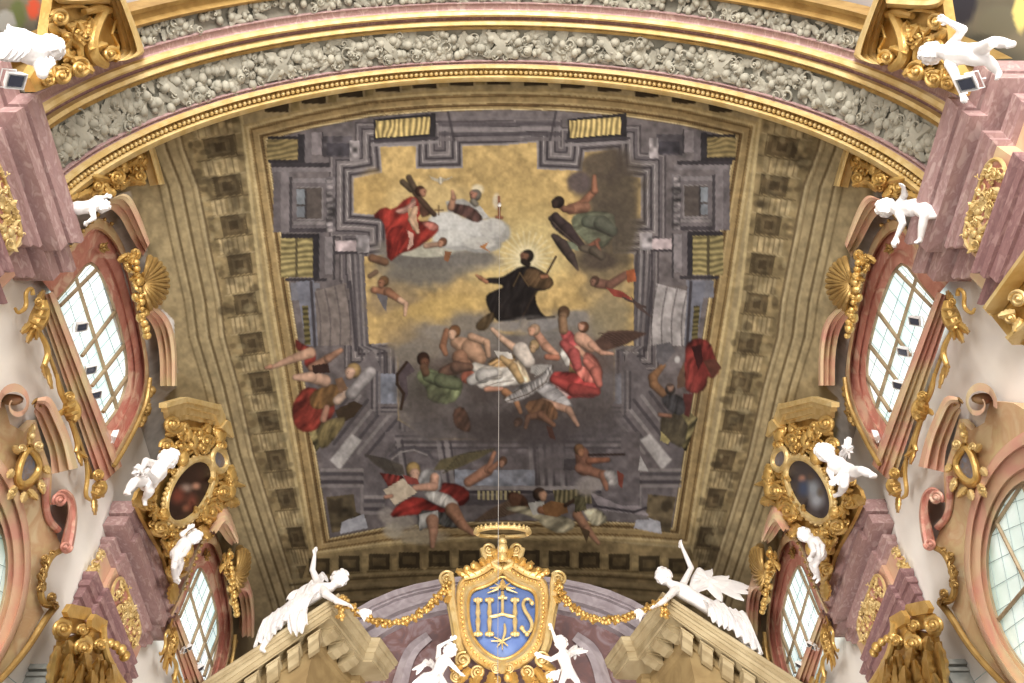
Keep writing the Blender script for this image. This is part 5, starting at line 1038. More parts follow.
# ---------------------------------------------------------------- gilded pedestals by the near arch
def near_block(side, k, lab):
    N = np.array([-1., 0, 0]); S = SX(-4.32); E = lambda u, v: eL(S(u, v), side, k)
    root = empty('gilded_pedestal', E(90, 50), lab, 'ornament', 'gilded pedestals beside the near arch')
    mb = MB(); body = [(54, -10), (118, -14), (134, 48), (104, 62), (62, 82), (36, 92), (30, 78), (46, 52), (48, 28)]
    mb.prism([S(u, v, -.02) for u, v in body], N*.1); build(mb, 'backing', 'gold', root, side, k, smooth=False)
    mb = MB(); band(mb, S, [(118, -18), (126, 0), (145, 50), (143, 55), (128, 60)], [(100, -16), (109, 2), (122, 46), (121, 52), (110, 62)], [(0, -.2), (0, .22), (.12, .26), (.3, .25), (.36, .16), (.55, .15), (.62, .08), (.8, .07), (1, .0), (1, -.2)], 26)
    band(mb, S, [(50, -14), (60, -3), (112, -6)], [(52, -2), (62, 6), (110, 4)], [(0, -.1), (0, .18), (.5, .2), (1, .04)], 16); build(mb, 'moulded_edge', 'gold2', root, side, k, angle=25)
    mb = MB()
    vol(mb, S, (60, 18), 9, 1.6, 3, 1, 2.8, .1, tail=[(92, 10), (82, 6), (72, 6), (62, 8)]); vol(mb, S, (111, 54), 8, 1.6, 1, -1, 2.8, .1, tail=[(116, 20), (112, 34), (118, 46)]); vol(mb, S, (80, 68), 10, 1.5, 4, 1, 2.8, .1); vol(mb, S, (62, 76), 9, 1.5, 4, 1, 2.6, .1); vol(mb, S, (48, 80), 7, 1.4, 4, 1, 2.4, .1)
    for a, b in (((88, 36), (92, 18)), ((86, 36), (78, 22)), ((84, 46), (74, 34)), ((90, 50), (108, 44)), ((72, 58), (58, 52)), ((78, 62), (94, 72)), ((62, 48), (52, 60))): leaf(mb, S, a, b, 5.5, .08, .05)
    ptube(mb, S, [(104, 10), (95, 26), (90, 44), (94, 58), (105, 64)], [3, 4, 4.5, 4, 3], .06); ptube(mb, S, [(52, 24), (55, 32), (67, 37), (78, 44), (80, 56)], [2.6, 3.4, 3.8, 3.4, 2.6], .06); ptube(mb, S, [(84, 12), (98, 8), (110, 10)], [2, 3, 2], .06); relief(mb, S, [(58, 28), (100, 20), (106, 56), (60, 80), (44, 72)], 26, 5, 9, .06, random.Random(12))
    build(mb, 'carved_scrollwork', 'gold', root, side, k)
def arch_console(side, k, lab):
    N = np.array([-1., 0, 0]); S = SX(-4.66); E = lambda u, v: eL(S(u, v), side, k)
    root = empty('gilded_console', E(120, 175), lab, 'ornament', 'gilded consoles below the near arch')
    mb = MB(); mb.prism([S(u, v, -.02) for u, v in ((70, 198), (100, 170), (150, 148), (160, 182), (118, 188), (84, 202))], N*.3); build(mb, 'backing', 'gold', root, side, k, smooth=False)
    mb = MB(); band(mb, S, [(152, 140), (158, 158), (165, 184)], [(138, 146), (144, 164), (150, 186)], [(0, -.2), (0, .18), (.2, .22), (.4, .2), (.5, .1), (1, .05), (1, -.2)], 12); build(mb, 'moulded_edge', 'gold2', root, side, k, smooth=False)
    mb = MB(); vol(mb, S, (117, 177), 8, 1.7, 4, 1, 2.4, .1, tail=[(142, 168), (132, 164), (122, 168)]); vol(mb, S, (98, 186), 6, 1.5, 4, 1, 2, .1); vol(mb, S, (140, 176), 6, 1.5, 2, -1, 2, .1)
    for a, b in (((112, 180), (92, 176)), ((96, 190), (78, 198)), ((128, 176), (146, 184)), ((126, 168), (138, 158)), ((86, 196), (70, 200)), ((106, 186), (112, 196))): leaf(mb, S, a, b, 5, .08, .1)
    relief(mb, S, [(78, 196), (110, 172), (146, 154), (152, 180), (112, 188)], 26, 3.5, 6.5, .06, random.Random(4)); beads(mb, S, [(74, 199), (96, 192), (112, 193)], 2.4, 5, .08, .3)
    build(mb, 'carved_scrollwork', 'gold', root, side, k)

def floodlight(P, aim, size, lab, grp, side=-1, k=1.):
    P = np.array(P, float); aim = unit(aim)
    if side > 0: P[0] *= -k; aim[0] *= -1
    q = unit(np.cross(aim, [0, 0, 1.])); w = np.cross(q, aim); A = np.array([q, aim, w]); s = size
    root = empty('floodlight', P, lab, 'lamp', grp)
    mb = MB(); rows = []
    for d, h in ((-.6, .62), (-.45, .72), (.3, .95), (.42, 1.), (.5, 1.), (.5, .86)): rows.append([P+aim*s*d+q*s*h*a+w*s*h*1.1*b for a, b in ((-1, -1), (1, -1), (1, 1), (-1, 1))])
    mb.strip(rows, close=True); mb.add(rows[0], [(0, 1, 2, 3)]); hs_ = build(mb, 'housing', 'white', root, smooth=False)
    mb = MB(); mb.box(P+aim*s*.44, (s*.68, s*.03, s*.76), A); build(mb, 'lamp_glass', 'lens', hs_, smooth=False)
    mb = MB(); mb.tube([P+q*s*1.0, P+q*s*1.15, P+q*s*1.15-w*s*1.5, P-q*s*1.15-w*s*1.5, P-q*s*1.15, P-q*s*1.0], s*.08, 6); mb.tube([P-w*s*1.5, P-w*s*2.], s*.1, 6); build(mb, 'bracket', 'white', root, smooth=False)

def canopy_end(lab):
    b = SX(-4.3)
    S = lambda u, v, h=0.: b(1002-u, v, h)*np.array([-1, 1, 1])
    N = np.array([1., 0, 0]); root = empty('gilded_canopy', S(1015, 300), lab, 'ornament')
    mb = MB(); mb.prism([S(u, v, -.05) for u, v in ((998, 314), (1034, 262), (1060, 290), (1040, 350), (1016, 336))], N*.12); build(mb, 'field', 'gold', root, smooth=False)
    for nm, pts in (('upper_cornice', [(990, 307), (1036, 244)]), ('lower_cornice', [(1013, 337), (1040, 316)])):
        mb = MB(); (x0, y0), (x1, y1) = pts; dx, dy = 6.5, 7
        for f, g, h in ((0, .35, .12), (.35, .6, .08), (.6, .85, .05), (.85, 1.15, .0)): mb.prism([S(x0+dx*f, y0+dy*f, h), S(x1+dx*f, y1+dy*f, h), S(x1+dx*g, y1+dy*g, h), S(x0+dx*g, y0+dy*g, h)], N*.16)
        build(mb, nm, 'gold2', root, smooth=False)
    mb = MB(); vol(mb, S, (1027, 298), 9, 1.6, 3, 1, 2.2, .05); vol(mb, S, (1018, 318), 6, 1.5, 1, -1, 1.8, .05); leaf(mb, S, (1024, 312), (1006, 316), 5, .05); leaf(mb, S, (1030, 318), (1022, 332), 5, .05); build(mb, 'scroll', 'gold2', root)
# ---------------------------------------------------------------- high altar: broken pediment
YP = 11.4
def pediment(side, lab):
    S = SY(YP); root = empty('broken_pediment', eL(S(300, 640), side), lab, 'pediment', 'broken pediment halves')
    P0 = S(150, 716); P1 = S(338.5, 593); P0 = P1+(P0-P1)*((-5.06-P1[0])/(P0[0]-P1[0]))
    ps = math.radians(21); rd = np.array([math.sin(ps), math.cos(ps), 0]); n2 = np.array([math.cos(ps), -math.sin(ps), 0]); n1 = np.array([0, -1., 0])
    P2 = atp(371, 638, P1, n2); P2 = P1+rd*((P2-P1)@rd); P3 = P2+np.array([.16, 0, 0]); P4 = P3+rd*.75
    def mit(a, b):
        v = np.linalg.solve(np.array([[a[0], a[1]], [b[0], b[1]]]), np.array([-1., -1.])); return np.array([v[0], v[1], 0])
    path = [(P0, -n1), (P1, mit(n1, n2)), (P2, mit(n1, n2)), (P3, mit(n1, n2)), (P4, -n2)]
    def sw(nm, m, prof):
        mb = MB(); rows = [[p+w*o+np.array([0, 0, dz]) for p, w in path] for o, dz in prof]; mb.strip(rows); return build(mb, nm, m, root, side, smooth=False)
    sw('corona', 'beige', [(.9, .05), (.0, .0), (-.02, -.03), (0., -.09), (.03, -.11), (.03, -.16), (.07, -.18), (.1, -.24)])
    sw('fascia', 'beige', [(.1, -.24), (.12, -.24), (.12, -.36), (.15, -.37), (.15, -.40), (.5, -.42)])
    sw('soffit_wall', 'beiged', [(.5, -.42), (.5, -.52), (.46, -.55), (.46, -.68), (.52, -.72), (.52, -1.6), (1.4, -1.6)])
    sl = unit(P1-P0); mb = MB()
    def modil(b, t, nrm, L=.2):
        up = np.array([0, 0, 1.])
        pr = [(.17, -.41), (.17, -.46), (.21, -.52), (.29, -.54), (.38, -.60), (.47, -.60), (.47, -.41)]
        q = [b-nrm*o+up*dz for o, dz in pr]; mb.prism([x-t*L*.5 for x in q], t*L)
        q = [b-nrm*o+up*dz for o, dz in ((.155, -.40), (.155, -.44), (.47, -.44), (.47, -.40))]; mb.prism([x-t*L*.62 for x in q], t*L*1.24)
    LL = np.linalg.norm(P1-P0)
    for i in range(6): modil(P1-sl*(.42+i*.38), sl, n1)
    L2 = (P2-P1)@rd
    for i in range(int(L2/.38)): modil(P1+rd*(.42+i*.38), rd, n2)
    build(mb, 'modillion_row', 'beige', root, side, smooth=False)
    return P0, P1
def retable():
    S = SY(13.3); root = empty('retable_arch', S(502, 640), 'mauve marble arch of the high altar behind the blue shield', 'altar')
    arcpts = [(330, 626), (350, 612), (371, 600), (393, 590.5), (415, 584), (440, 579), (470, 575), (502, 574), (534, 575), (564, 579), (589, 584), (611, 590.5), (633, 600), (654, 612), (674, 626)]
    def sh(d): return [(502+(x-502)*(1-d*.0042), y+d) for x, y in arcpts]
    mb = MB()
    for a, b, h in ((0, 5, .34), (5, 8, .28), (8, 16, .2), (16, 19, .24), (19, 27, .12), (27, 30, .16)): mb.prism([S(u, v, h) for u, v in sh(a)+sh(b)[::-1]], (0, .5, 0))
    build(mb, 'arch_moulding', 'mauve', root, smooth=False)
    mb = MB(); mb.prism([S(u, v, .02) for u, v in sh(29)+[(680, 740), (324, 740)]], (0, .3, 0)); build(mb, 'marbled_field', 'mauved', root, smooth=False)
    for x0, sg in ((430, -1), (574, 1)):
        mb = MB(); band(mb, S, [(x0+sg*4, 632), (x0+sg*26, 646), (x0+sg*40, 690)], [(x0-sg*2, 640), (x0+sg*16, 656), (x0+sg*24, 694)], [(0, 0), (0, .08), (.5, .12), (1, .08), (1, 0)], 12)
        build(mb, 'inner_moulding', 'mauve', root, smooth=False)

def ihs():
    Y = 11.5; S = SY(Y); N = np.array([0, 1., 0]); cx = 502.5
    root = empty('monogram_cartouche', S(502, 620), 'gilt cartouche with a blue shield bearing the gilt letters IHS', 'cartouche')
    m2 = lambda pts: [(2*cx-x, y) for x, y in pts]
    half = [(502.5, 575.5), (493, 583), (484, 587), (474, 590), (469.5, 595), (468, 606), (469, 624), (473.5, 638), (482, 649), (492, 656.5), (502.5, 660)]
    sh = half+m2(half)[::-1][1:-1]
    mb = MB(); c0 = (502.5, 618)
    rows = [[S(c0[0]+(x-c0[0])*s, c0[1]+(y-c0[1])*s, .02+.1*(1-s*s)) for x, y in sh] for s in np.linspace(1.03, 0.01, 8)]; mb.strip(rows, close=True); shield = build(mb, 'blue_shield', 'blue', root)
    oh = [(502.5, 556), (489, 566), (474, 574), (460, 577), (455, 592), (456.5, 612), (459, 634), (464, 650), (474, 662), (488, 670), (502.5, 674)]
    o = oh+m2(oh)[::-1][1:-1]
    mb = MB(); A, B = resample(chaikin(o+o[:1], 2), 120), resample(chaikin(sh+sh[:1], 1), 120)
    mb.strip([[S(*(a*(1-t)+b*t), h) for a, b in zip(A, B)] for t, h in ((0, -.15), (0, .06), (.12, .12), (.25, .06), (.45, .1), (.7, .16), (.88, .1), (1, .02), (1, -.1))])
    build(mb, 'gilt_frame', 'gold2', root)
    mb = MB(); ptube(mb, S, [p for p in sh], 1.5, .06, 8, 1, None, True); q = [(a*.55+b*.45) for a, b in zip(A, B)]; beads(mb, S, [tuple(x) for x in q], 1.7, 4.6, .1); build(mb, 'bead_border', 'gold', root)
    # side bars ending in scrolls
    for f in (lambda p: p, m2):
        mb = MB(); bar = [(450, 574), (452, 584), (451, 600), (455, 620), (458, 642), (462, 652)]
        ptube(mb, S, f(bar), [3, 3.2, 3.6, 3.6, 3.2, 3], .1); ptube(mb, S, f([(x-3.5, y) for x, y in bar]), [1.8]*6, .04)
        dr = 1 if f(((0, 0),))[0][0] == 0 else -1; fl = lambda c: f([c])[0]
        for c, r, a0, d, w in (((446.5, 579), 8, -.6, -1, 2.6), ((463, 660), 8, -1.2, -1, 2.6), ((489, 549.5), 7, .3, 1, 2.3), ((478, 672), 7, 2, 1, 2.2), ((456, 676), 6, 1, 1, 2), ((496, 668), 5, 1, 1, 1.8)):
            vol(mb, S, fl(c), r, 1.7, a0 if dr == 1 else math.pi-a0, d*dr, w, .12)
        ptube(mb, S, f([(482, 549), (485, 558), (494, 566), (502, 570)]), [2, 2.6, 3, 2.6], .12); ptube(mb, S, f([(498, 560), (490, 566), (478, 574), (464, 578)]), [2.4, 3, 3, 2.2], .12)
        build(mb, 'scroll', 'gold2', root)
        mb = MB()
        for a, b in (((482, 572), (472, 562)), ((476, 574), (463, 570)), ((470, 576), (456, 570)), ((488, 568), (480, 558)), ((492, 566), (488, 556)), ((498, 560), (492, 548)), ((452, 590), (442, 590)), ((452, 596), (444, 602)), ((470, 668), (458, 684)), ((482, 668), (474, 686)), ((492, 672), (490, 690)), ((464, 664), (450, 670))): leaf(mb, S, *f([a, b]), 4.6, .12, .1)
        beads(mb, S, f([(474, 566), (466, 570), (459, 572)]), 2.8, 4.5, .18, .3); build(mb, 'acanthus', 'gold', root); mb = MB(); relief(mb, S, f([(452, 670), (500, 676), (500, 710), (440, 710)]), 22, 4, 8, .08, random.Random(5))
        build(mb, 'lower_foliage', 'gold', root)
    mb = MB(); m = mpp(S, 502, 550); mb.ell(S(502.5, 549, .16), (5*m, 5*m, 6*m)); mb.ell(S(502.5, 542, .16), (4*m, 4*m, 4*m)); mb.ell(S(502.5, 557, .14), (4*m, 4*m, 5*m)); leaf(mb, S, (502.5, 562), (502.5, 548), 5, .12); build(mb, 'finial', 'gold2', root); mb = MB(); leaf(mb, S, (502.5, 660), (502.5, 674), 6, .14); build(mb, 'pendant_leaf', 'gold2', root)
    # crown of gilt balls
    mb = MB()
    arc_ = [(502.5+27*math.cos(t), 533-6*math.sin(t)) for t in np.linspace(0, math.pi, 15)]; P = [S(x, y, .2+.25*math.sin(t)) for (x, y), t in zip(arc_, np.linspace(0, math.pi, 15))]; mb.tube(P, .045, 8)
    for (x, y), t in zip(arc_, np.linspace(0, math.pi, 15)): mb.ell(S(x, y-1.2, .22+.25*math.sin(t)), 2.0*m); mb.ell(S(x, y-3.6, .22+.25*math.sin(t)), 1.1*m)
    P = [S(502.5+25*math.cos(t), 534+3*math.sin(t), .2-.2*math.sin(t)) for t in np.linspace(0, math.pi, 12)]; mb.tube(P, .04, 8); mb.tube([S(502.5, 536, .1), S(502.5, 548, .1)], .05, 8)
    build(mb, 'crown', 'gold2', root)
    # letters as strings of gilt balusters
    mb = MB(); h = .15
    def stem(a, b):
        n = 9; ws = [2.3, 1.2, 1.5, 2.0, 1.1, 2.0, 1.5, 1.2, 2.3]; pts = [(a[0]+(b[0]-a[0])*i/8, a[1]+(b[1]-a[1])*i/8) for i in range(n)]
        mb.tube([S(x, y, h) for x, y in pts], [w*m*1.05 for w in ws], 8)
        for p in (a, b):
            for e in (-2.6, 2.6): mb.ell(S(p[0]+e, p[1], h), 1.8*m)
            mb.ell(S(*p, h), 2.2*m)
    stem((478, 600), (478, 634)); stem((489.5, 600), (489.5, 634)); stem((515, 600), (515, 634)); ptube(mb, S, [(489.5, 617), (496, 616), (502.5, 614), (509, 616), (515, 617)], [1.4, 1.8, 1.2, 1.8, 1.4], h, 8, 1)
    ptube(mb, S, [(532, 603), (530, 599), (525, 599), (522.5, 604), (525, 611), (530, 618), (532.5, 625), (530, 632), (525, 633), (522, 628)], [1.9, 1.2, 1.3, 1.6, 1.8, 1.8, 1.7, 1.4, 1.3, 2.], h, 8, 2)
    for p in ((532, 603), (522, 628), (527, 634)): mb.ell(S(*p, h), 2*m)
    build(mb, 'letters_ihs', 'gold2', shield)
    mb = MB(); ptube(mb, S, [(502.5, 592), (502.5, 613)], 1.4, .17, 8, 0); ptube(mb, S, [(498, 598), (507, 598)], 1.2, .17, 8, 0); mb.ell(S(502.5, 597, .17), 2.3*m)
    for i in range(13):
        a = math.pi*(i/12.)+math.pi*.0; r = 15 if i % 2 == 0 else 11; mb.tube([S(502.5+4*math.cos(a), 588-2.5*math.sin(a)+1, .15), S(502.5+r*math.cos(a), 588-r*.55*math.sin(a)+5*abs(math.cos(a)), .12)], [.022, .008], 6)
    leaf(mb, S, (502.5, 590), (502.5, 579), 3, .13)
    build(mb, 'cross_and_rays', 'gold2', shield)
    mb = MB(); ptube(mb, S, [(504.5, 624), (505.5, 632), (502, 641)], [.9, 1.6, .7], .14); 
    for a, b in (((502, 641), (494, 637)), ((502, 641), (511, 637)), ((502, 641), (497, 647)), ((502, 641), (508, 646)), ((502, 641), (502.5, 650)), ((502, 641), (491, 641))): ptube(mb, S, [a, b], [1., .5], .13, 6, 0)
    build(mb, 'nails', 'gold2', shield)

def garland(pts, tail, lab):
    S = SY(YP-.05); root = empty('gilt_garland', S(*pts[len(pts)//2]), lab, 'garland', 'gilt garlands')
    q = resample(chaikin(pts, 2), 30); rg = random.Random(int(pts[0][0]))
    def bunch(nm, qs):
        mb = MB()
        for i, (x, y) in enumerate(qs):
            m = mpp(S, x, y)
            for j in range(4):
                a = rg.uniform(0, 6.28); r = rg.uniform(1.4, 2.2); mb.ell(S(x+2.6*math.cos(a), y+2.6*math.sin(a), .05+rg.uniform(0, .07)), r*m, None, 8, 6)
            a = rg.uniform(0, 6.28); leaf(mb, S, (x, y), (x+6*math.cos(a), y+6*math.sin(a)), 2.2, .07)
        mb.tube([S(x, y, .02) for x, y in qs], 2.4*.017, 7); build(mb, nm, 'gold', root)
    bunch('festoon', q); bunch('tassel', resample(tail, 6))

def statue(name, S, px, hs, lab, cat, face, grp=None, fup=(0, 0, 1), chub=.92, wings=None, drape=None, hd=None, clasp=None):
    """px: joint -> (u, v, depth proud of S)"""
    J = {k: S(*p) for k, p in px.items()}
    root = empty(name, J['pelvis'], lab, cat, grp)
    figure(name, J, hs, root, 'stucco', chub, face, fup)
    for w in wings or []:
        mb = MB(); wing_mesh(mb, S(*w['root']), [S(*t) for t in w['tips']], [S(*t) for t in w['edge']], nrm=w.get('n', (0, -1, 0))); build(mb, 'wing', 'stucco', root)
    for d in drape or []:
        mb = MB(); cloth(mb, [S(*p) for p in d['a']], [S(*p) for p in d['b']], d.get('f', 4), d.get('amp', .05), d.get('n', (0, -1, 0))); build(mb, 'drapery', 'stucco', root)
    return root
# ---------------------------------------------------------------- assembly
KR = .98      # the right wall's near piers stand a hand's breadth closer
G = 'marble entablatures'
entab(-1, 1, NEAR, 8.1, 1.5, 'violet marble entablature below the floodlight and sprawling putto, near left pier', G)
entab(1, KR, NEAR, 8.1, 1.5, 'violet marble entablature with gilt frieze panel, below the putto raising one arm, near right pier', G)
entab(-1, 1, FARP, 8.07, 1.5, 'violet marble entablature under the left oval painting, beside the far left window', G)
entab(1, 1, FARP, 8.07, 1.5, 'violet marble entablature under the right oval painting, beside the far right window', G)
for s, w in ((-1, 'left'), (1, 'right')):
    bay(s, 1 if s < 0 else .99, (0, 0, 0), 1 if s < 0 else 2, 'near %s window' % w)
    bay(s, 1, (.2, 5.45, 0), 3 if s < 0 else 4, 'far %s window' % w)
    oratory(s, 1, 5 if s < 0 else 6, '%s oratory window' % w)
    oval_cartouche(s, 1, 'gilded cartouche framing a dark oval painting of a %s figure, far %s pier' % ('reddish' if s < 0 else 'blue-grey', w))
    near_block(s, 1, 'gilded scrolled pedestal between the near arch and the putto of the near %s pier' % w)
    arch_console(s, 1, 'gilded console tucked under the near arch above the near %s window' % w)
    capital(s, 1, lab='gilded composite capital under the far %s entablature' % w)
    shaft(s, 1, 0, 0, 0, 'grey marble pilaster shaft under the far %s capital' % w)
canopy_end('gilded moulded cornice end below the near right entablature, at the picture edge')
PL, _ = pediment(-1, 'left half of the ochre broken pediment, an angel lying on its slope'), pediment(1, 'right half of the ochre broken pediment, a winged angel behind its slope')
retable(); ihs()
garland([(447, 584), (443.7, 591), (431, 605), (415, 618), (393, 624), (376, 622), (360, 614), (349, 605), (342, 599)], [(342, 600), (340, 608), (341, 617)], 'gilt fruit garland from the blue shield to the left angel')
garland([(558, 584), (560, 591), (571, 607), (587, 618), (609, 621), (631, 616), (650, 607), (663, 601)], [(663, 602), (665, 609), (664, 616)], 'gilt fruit garland from the blue shield to the right winged angel')

# --- stucco figures
A1 = SY(YP+.12)
statue('angel_statue', A1, dict(head=(339.7, 578.6, .15), neck=(330.5, 587.5, .1), chest=(318, 591, .05), pelvis=(292, 609, .05), lsh=(318, 583, .02), lel=(312.5, 570, .05), lha=(314.5, 556, .1), rsh=(326, 594, .2), rel=(337, 601, .3), rha=(346, 604, .36), lkn=(266, 622, .16), lft=(256, 646, .0), rkn=(272, 630, .2), rft=(262, 648, .1)), .165,
       'white stucco angel lying on the left pediment slope, one arm raised', 'statue', (1, -.35, -.35), 'angels on the pediment', chub=.95,
       wings=[dict(root=(318, 590, -.05), edge=[(323, 574, -.1)], tips=[(322, 572, -.1), (327, 576, -.1), (328, 582, -.1)])],
       drape=[dict(a=[(321, 590, .12), (300, 596, .2), (286, 604, .2)], b=[(306, 612, .24), (284, 622, .3), (266, 640, .25)], f=5, amp=.06), dict(a=[(290, 603, .15), (276, 610, .15), (262, 622, .1)], b=[(286, 622, .25), (268, 634, .25), (254, 648, .1)], f=5, amp=.06), dict(a=[(308, 608, .22), (298, 610, .26), (288, 612, .26)], b=[(308, 624, .3), (298, 634, .3), (288, 630, .3)], f=3, amp=.06), dict(a=[(300, 590, .0), (312, 580, .0), (320, 588, .05)], b=[(286, 600, .1), (296, 602, .15), (312, 600, .2)], f=4, amp=.05), dict(a=[(356, 612, .3), (364, 608, .3)], b=[(364, 622, .3), (372, 612, .3)], f=2, amp=.04)])
statue('angel_statue', A1, dict(head=(663.3, 576.4, .15), neck=(672, 585, .1), chest=(682, 591, .05), pelvis=(712, 609, .0), rsh=(682, 586, .05), rel=(691.2, 568, .05), rha=(682.5, 548, .12), lsh=(673, 592, .18), lel=(664, 601, .3), lha=(657.5, 605, .36), lkn=(738, 620, .15), lft=(760, 652, .0), rkn=(734, 626, .05), rft=(752, 654, .0)), .165,
       'white stucco winged angel behind the right pediment slope, arm raised', 'statue', (-1, -.45, -.5), 'angels on the pediment', chub=.9,
       wings=[dict(root=(690, 594, -.05), edge=[(694, 578, -.12), (699, 570, -.15)], tips=[(712, 570, -.15), (729, 577, -.15), (733, 584, -.15), (751, 588, -.15), (750, 594, -.12), (744, 601, -.1), (722, 602, -.05)], n=(0, -1, .2))],
       drape=[dict(a=[(702, 600, .1), (718, 600, .1), (736, 612, .1)], b=[(710, 616, .22), (730, 628, .25), (756, 650, .15)], f=5, amp=.06), dict(a=[(706, 602, .2), (716, 606, .22), (724, 612, .22)], b=[(708, 616, .28), (722, 626, .28), (733, 628, .28)], f=4, amp=.05), dict(a=[(724, 606, .1), (738, 610, .05), (746, 612, 0)], b=[(738, 630, .2), (750, 642, .15), (762, 654, .05)], f=4, amp=.06), dict(a=[(646, 614, .3), (640, 608, .3)], b=[(640, 622, .3), (634, 612, .3)], f=2, amp=.04)])
SI = SY(YP+.0)
statue('putto_statue', SI, dict(head=(450.3, 650.4, .3), neck=(446, 656.5, .26), chest=(442, 663, .25), pelvis=(436, 676, .22), rsh=(438.5, 658, .25), rel=(438.8, 647, .25), rha=(450, 640.5, .34), lsh=(448, 661, .28), lel=(454, 667, .3), lha=(459, 672, .3), lkn=(446, 686, .36), lft=(444, 700, .2), rkn=(424, 677, .34), rft=(416, 690, .2)), .115,
       'white stucco putto left of the blue shield, arm bent over its head', 'statue', (.8, -.6, -.2), 'stucco putti', wings=[dict(root=(434, 668, .1), edge=[(426, 661, .0)], tips=[(430, 659, 0), (424, 664, 0), (412, 670, 0), (416, 675, 0)])], drape=[dict(a=[(440, 674, .36), (424, 672, .36)], b=[(438, 684, .4), (412, 684, .36)], f=3, amp=.03)])
statue('putto_statue', SI, dict(head=(561, 643, .3), neck=(562.5, 651, .26), chest=(564, 658.5, .25), pelvis=(568, 672, .22), rsh=(560.5, 655, .26), rel=(551, 659.5, .32), rha=(542, 656, .36), lsh=(568, 655, .2), lel=(556, 641, .18), lha=(552.2, 630, .2), lkn=(577, 681, .36), lft=(582, 700, .2), rkn=(562, 682, .36), rft=(558, 700, .22)), .115,
       'white stucco winged putto right of the blue shield, holding its frame', 'statue', (-.8, -.6, -.1), 'stucco putti', wings=[dict(root=(567, 658, .1), edge=[(574, 648, .0)], tips=[(577, 645, 0), (583, 648, 0), (588, 651, 0), (580, 656, 0), (575, 660, 0)])], drape=[dict(a=[(562, 668, .36), (552, 672, .36)], b=[(558, 680, .4), (546, 676, .36)], f=3, amp=.03)])
X1 = SX(-4.45)
def mirror_px(px, c=1002): return {k: (c-p[0], p[1], p[2]) for k, p in px.items()}
def SXR(X):
    b = SX(X)
    def sxr(u, v, h=0.): p = b(1002-u, v, h); return p*np.array([-1, 1, 1])
    return sxr
statue('putto_statue', SX(-4.1), dict(head=(50, 48, .1), neck=(41, 50, .08), chest=(32, 51, .08), pelvis=(12, 46, .05), rsh=(38, 60, .12), rel=(42, 74, .2), rha=(47, 68, .22), lsh=(38, 42, .0), lel=(24, 34, .05), lha=(12, 30, .1), lkn=(-6, 40, .15), lft=(-24, 44, .1), rkn=(-6, 54, .15), rft=(-22, 58, .1)), .125,
       'white stucco putto sprawled behind the floodlight on the near left entablature', 'statue', (.75, -.1, -.6), 'stucco putti', fup=(-.3, 0, 1), chub=1.02, drape=[dict(a=[(8, 30, .15), (28, 38, .15)], b=[(-4, 58, .2), (14, 62, .2)], f=4, amp=.05, n=(1, 0, 0))])
statue('putto_statue', SXR(-4.1), dict(head=(938, 49, .1), neck=(949, 47, .08), chest=(962, 49, .08), pelvis=(984, 50, .05), lsh=(958, 41, .02), lel=(970, 25, .06), lha=(955, 17, .12), rsh=(957, 60, .12), rel=(964, 76, .14), rha=(968, 88, .14), lkn=(1001, 37, .15), lft=(1020, 39, .1), rkn=(996, 56, .04), rft=(1006, 68, -.05)), .115,
       'white stucco putto above the near right floodlight, raising one arm', 'statue', (-.8, .1, -.6), 'stucco putti', fup=(.3, 0, 1))
statue('putto_statue', SX(-4.3), dict(head=(168.5, 458.8, .15), neck=(162.5, 465, .1), chest=(157, 472, .08), pelvis=(148, 482, .05), lsh=(159, 466, .0), lel=(146, 461, .06), lha=(142, 469, .14), rsh=(161, 472, .16), rel=(155, 480, .22), rha=(150, 474, .26), lkn=(134, 482, .12), lft=(127, 492, .08), rkn=(150, 491, .18), rft=(145, 498, .1)), .135,
       'white stucco putto seated left of the oval painting with the reddish figure', 'statue', (.7, -.4, -.5), 'stucco putti', wings=[dict(root=(148, 474, -.1), edge=[(138, 466, -.1)], tips=[(133, 468, -.1), (131, 474, -.1), (134, 480, -.1)], n=(1, 0, 0))])
statue('putto_statue', SXR(-4.3), dict(head=(828.5, 454, .15), neck=(835, 460, .1), chest=(841, 467, .08), pelvis=(852, 474, .05), rsh=(837, 463, .1), rel=(833, 472, .16), rha=(836, 480, .2), lsh=(844, 463, 0), lel=(848, 472, .14), lha=(842, 478, .2), lkn=(866, 472, .14), lft=(878, 477, .08), rkn=(848, 487, .18), rft=(844, 495, .1)), .135,
       'white stucco putto with upright wing, right of the oval painting in blue-grey', 'statue', (-.8, -.3, -.4), 'stucco putti', wings=[dict(root=(845, 464, -.1), edge=[(848, 450, -.1), (853, 440, -.1)], tips=[(856, 441, -.1), (858, 448, -.1), (857, 454, -.1), (854, 460, -.1)], n=(-1, 0, 0))])
statue('putto_statue', SX(-4.35), dict(head=(194.5, 537, .15), neck=(189, 541, .1), chest=(184, 545, .08), pelvis=(177, 554, .05), lsh=(185, 541, .0), lel=(182, 534, .05), lha=(187, 530, .1), rsh=(187, 548, .14), rel=(184, 554, .2), rha=(179, 558, .22), lkn=(181, 563, .14), lft=(177, 577, .06), rkn=(174, 567, .1), rft=(175, 580, .02)), .11,
       'small white stucco putto below the oval painting with the reddish figure', 'statue', (.8, -.2, -.4), 'stucco putti')
statue('putto_statue', SXR(-4.35), dict(head=(807.5, 537, .15), neck=(813, 541, .1), chest=(818.5, 546, .08), pelvis=(823, 556, .05), rsh=(815, 546, .14), rel=(817, 553, .2), rha=(814, 558, .22), lsh=(820, 542, .0), lel=(826, 548, .05), lha=(826, 555, .1), lkn=(818, 568, .14), lft=(822, 581, .06), rkn=(815, 567, .16), rft=(819, 577, .1)), .11,
       'small white stucco putto below the oval painting in blue-grey', 'statue', (-.8, -.2, -.4), 'stucco putti')
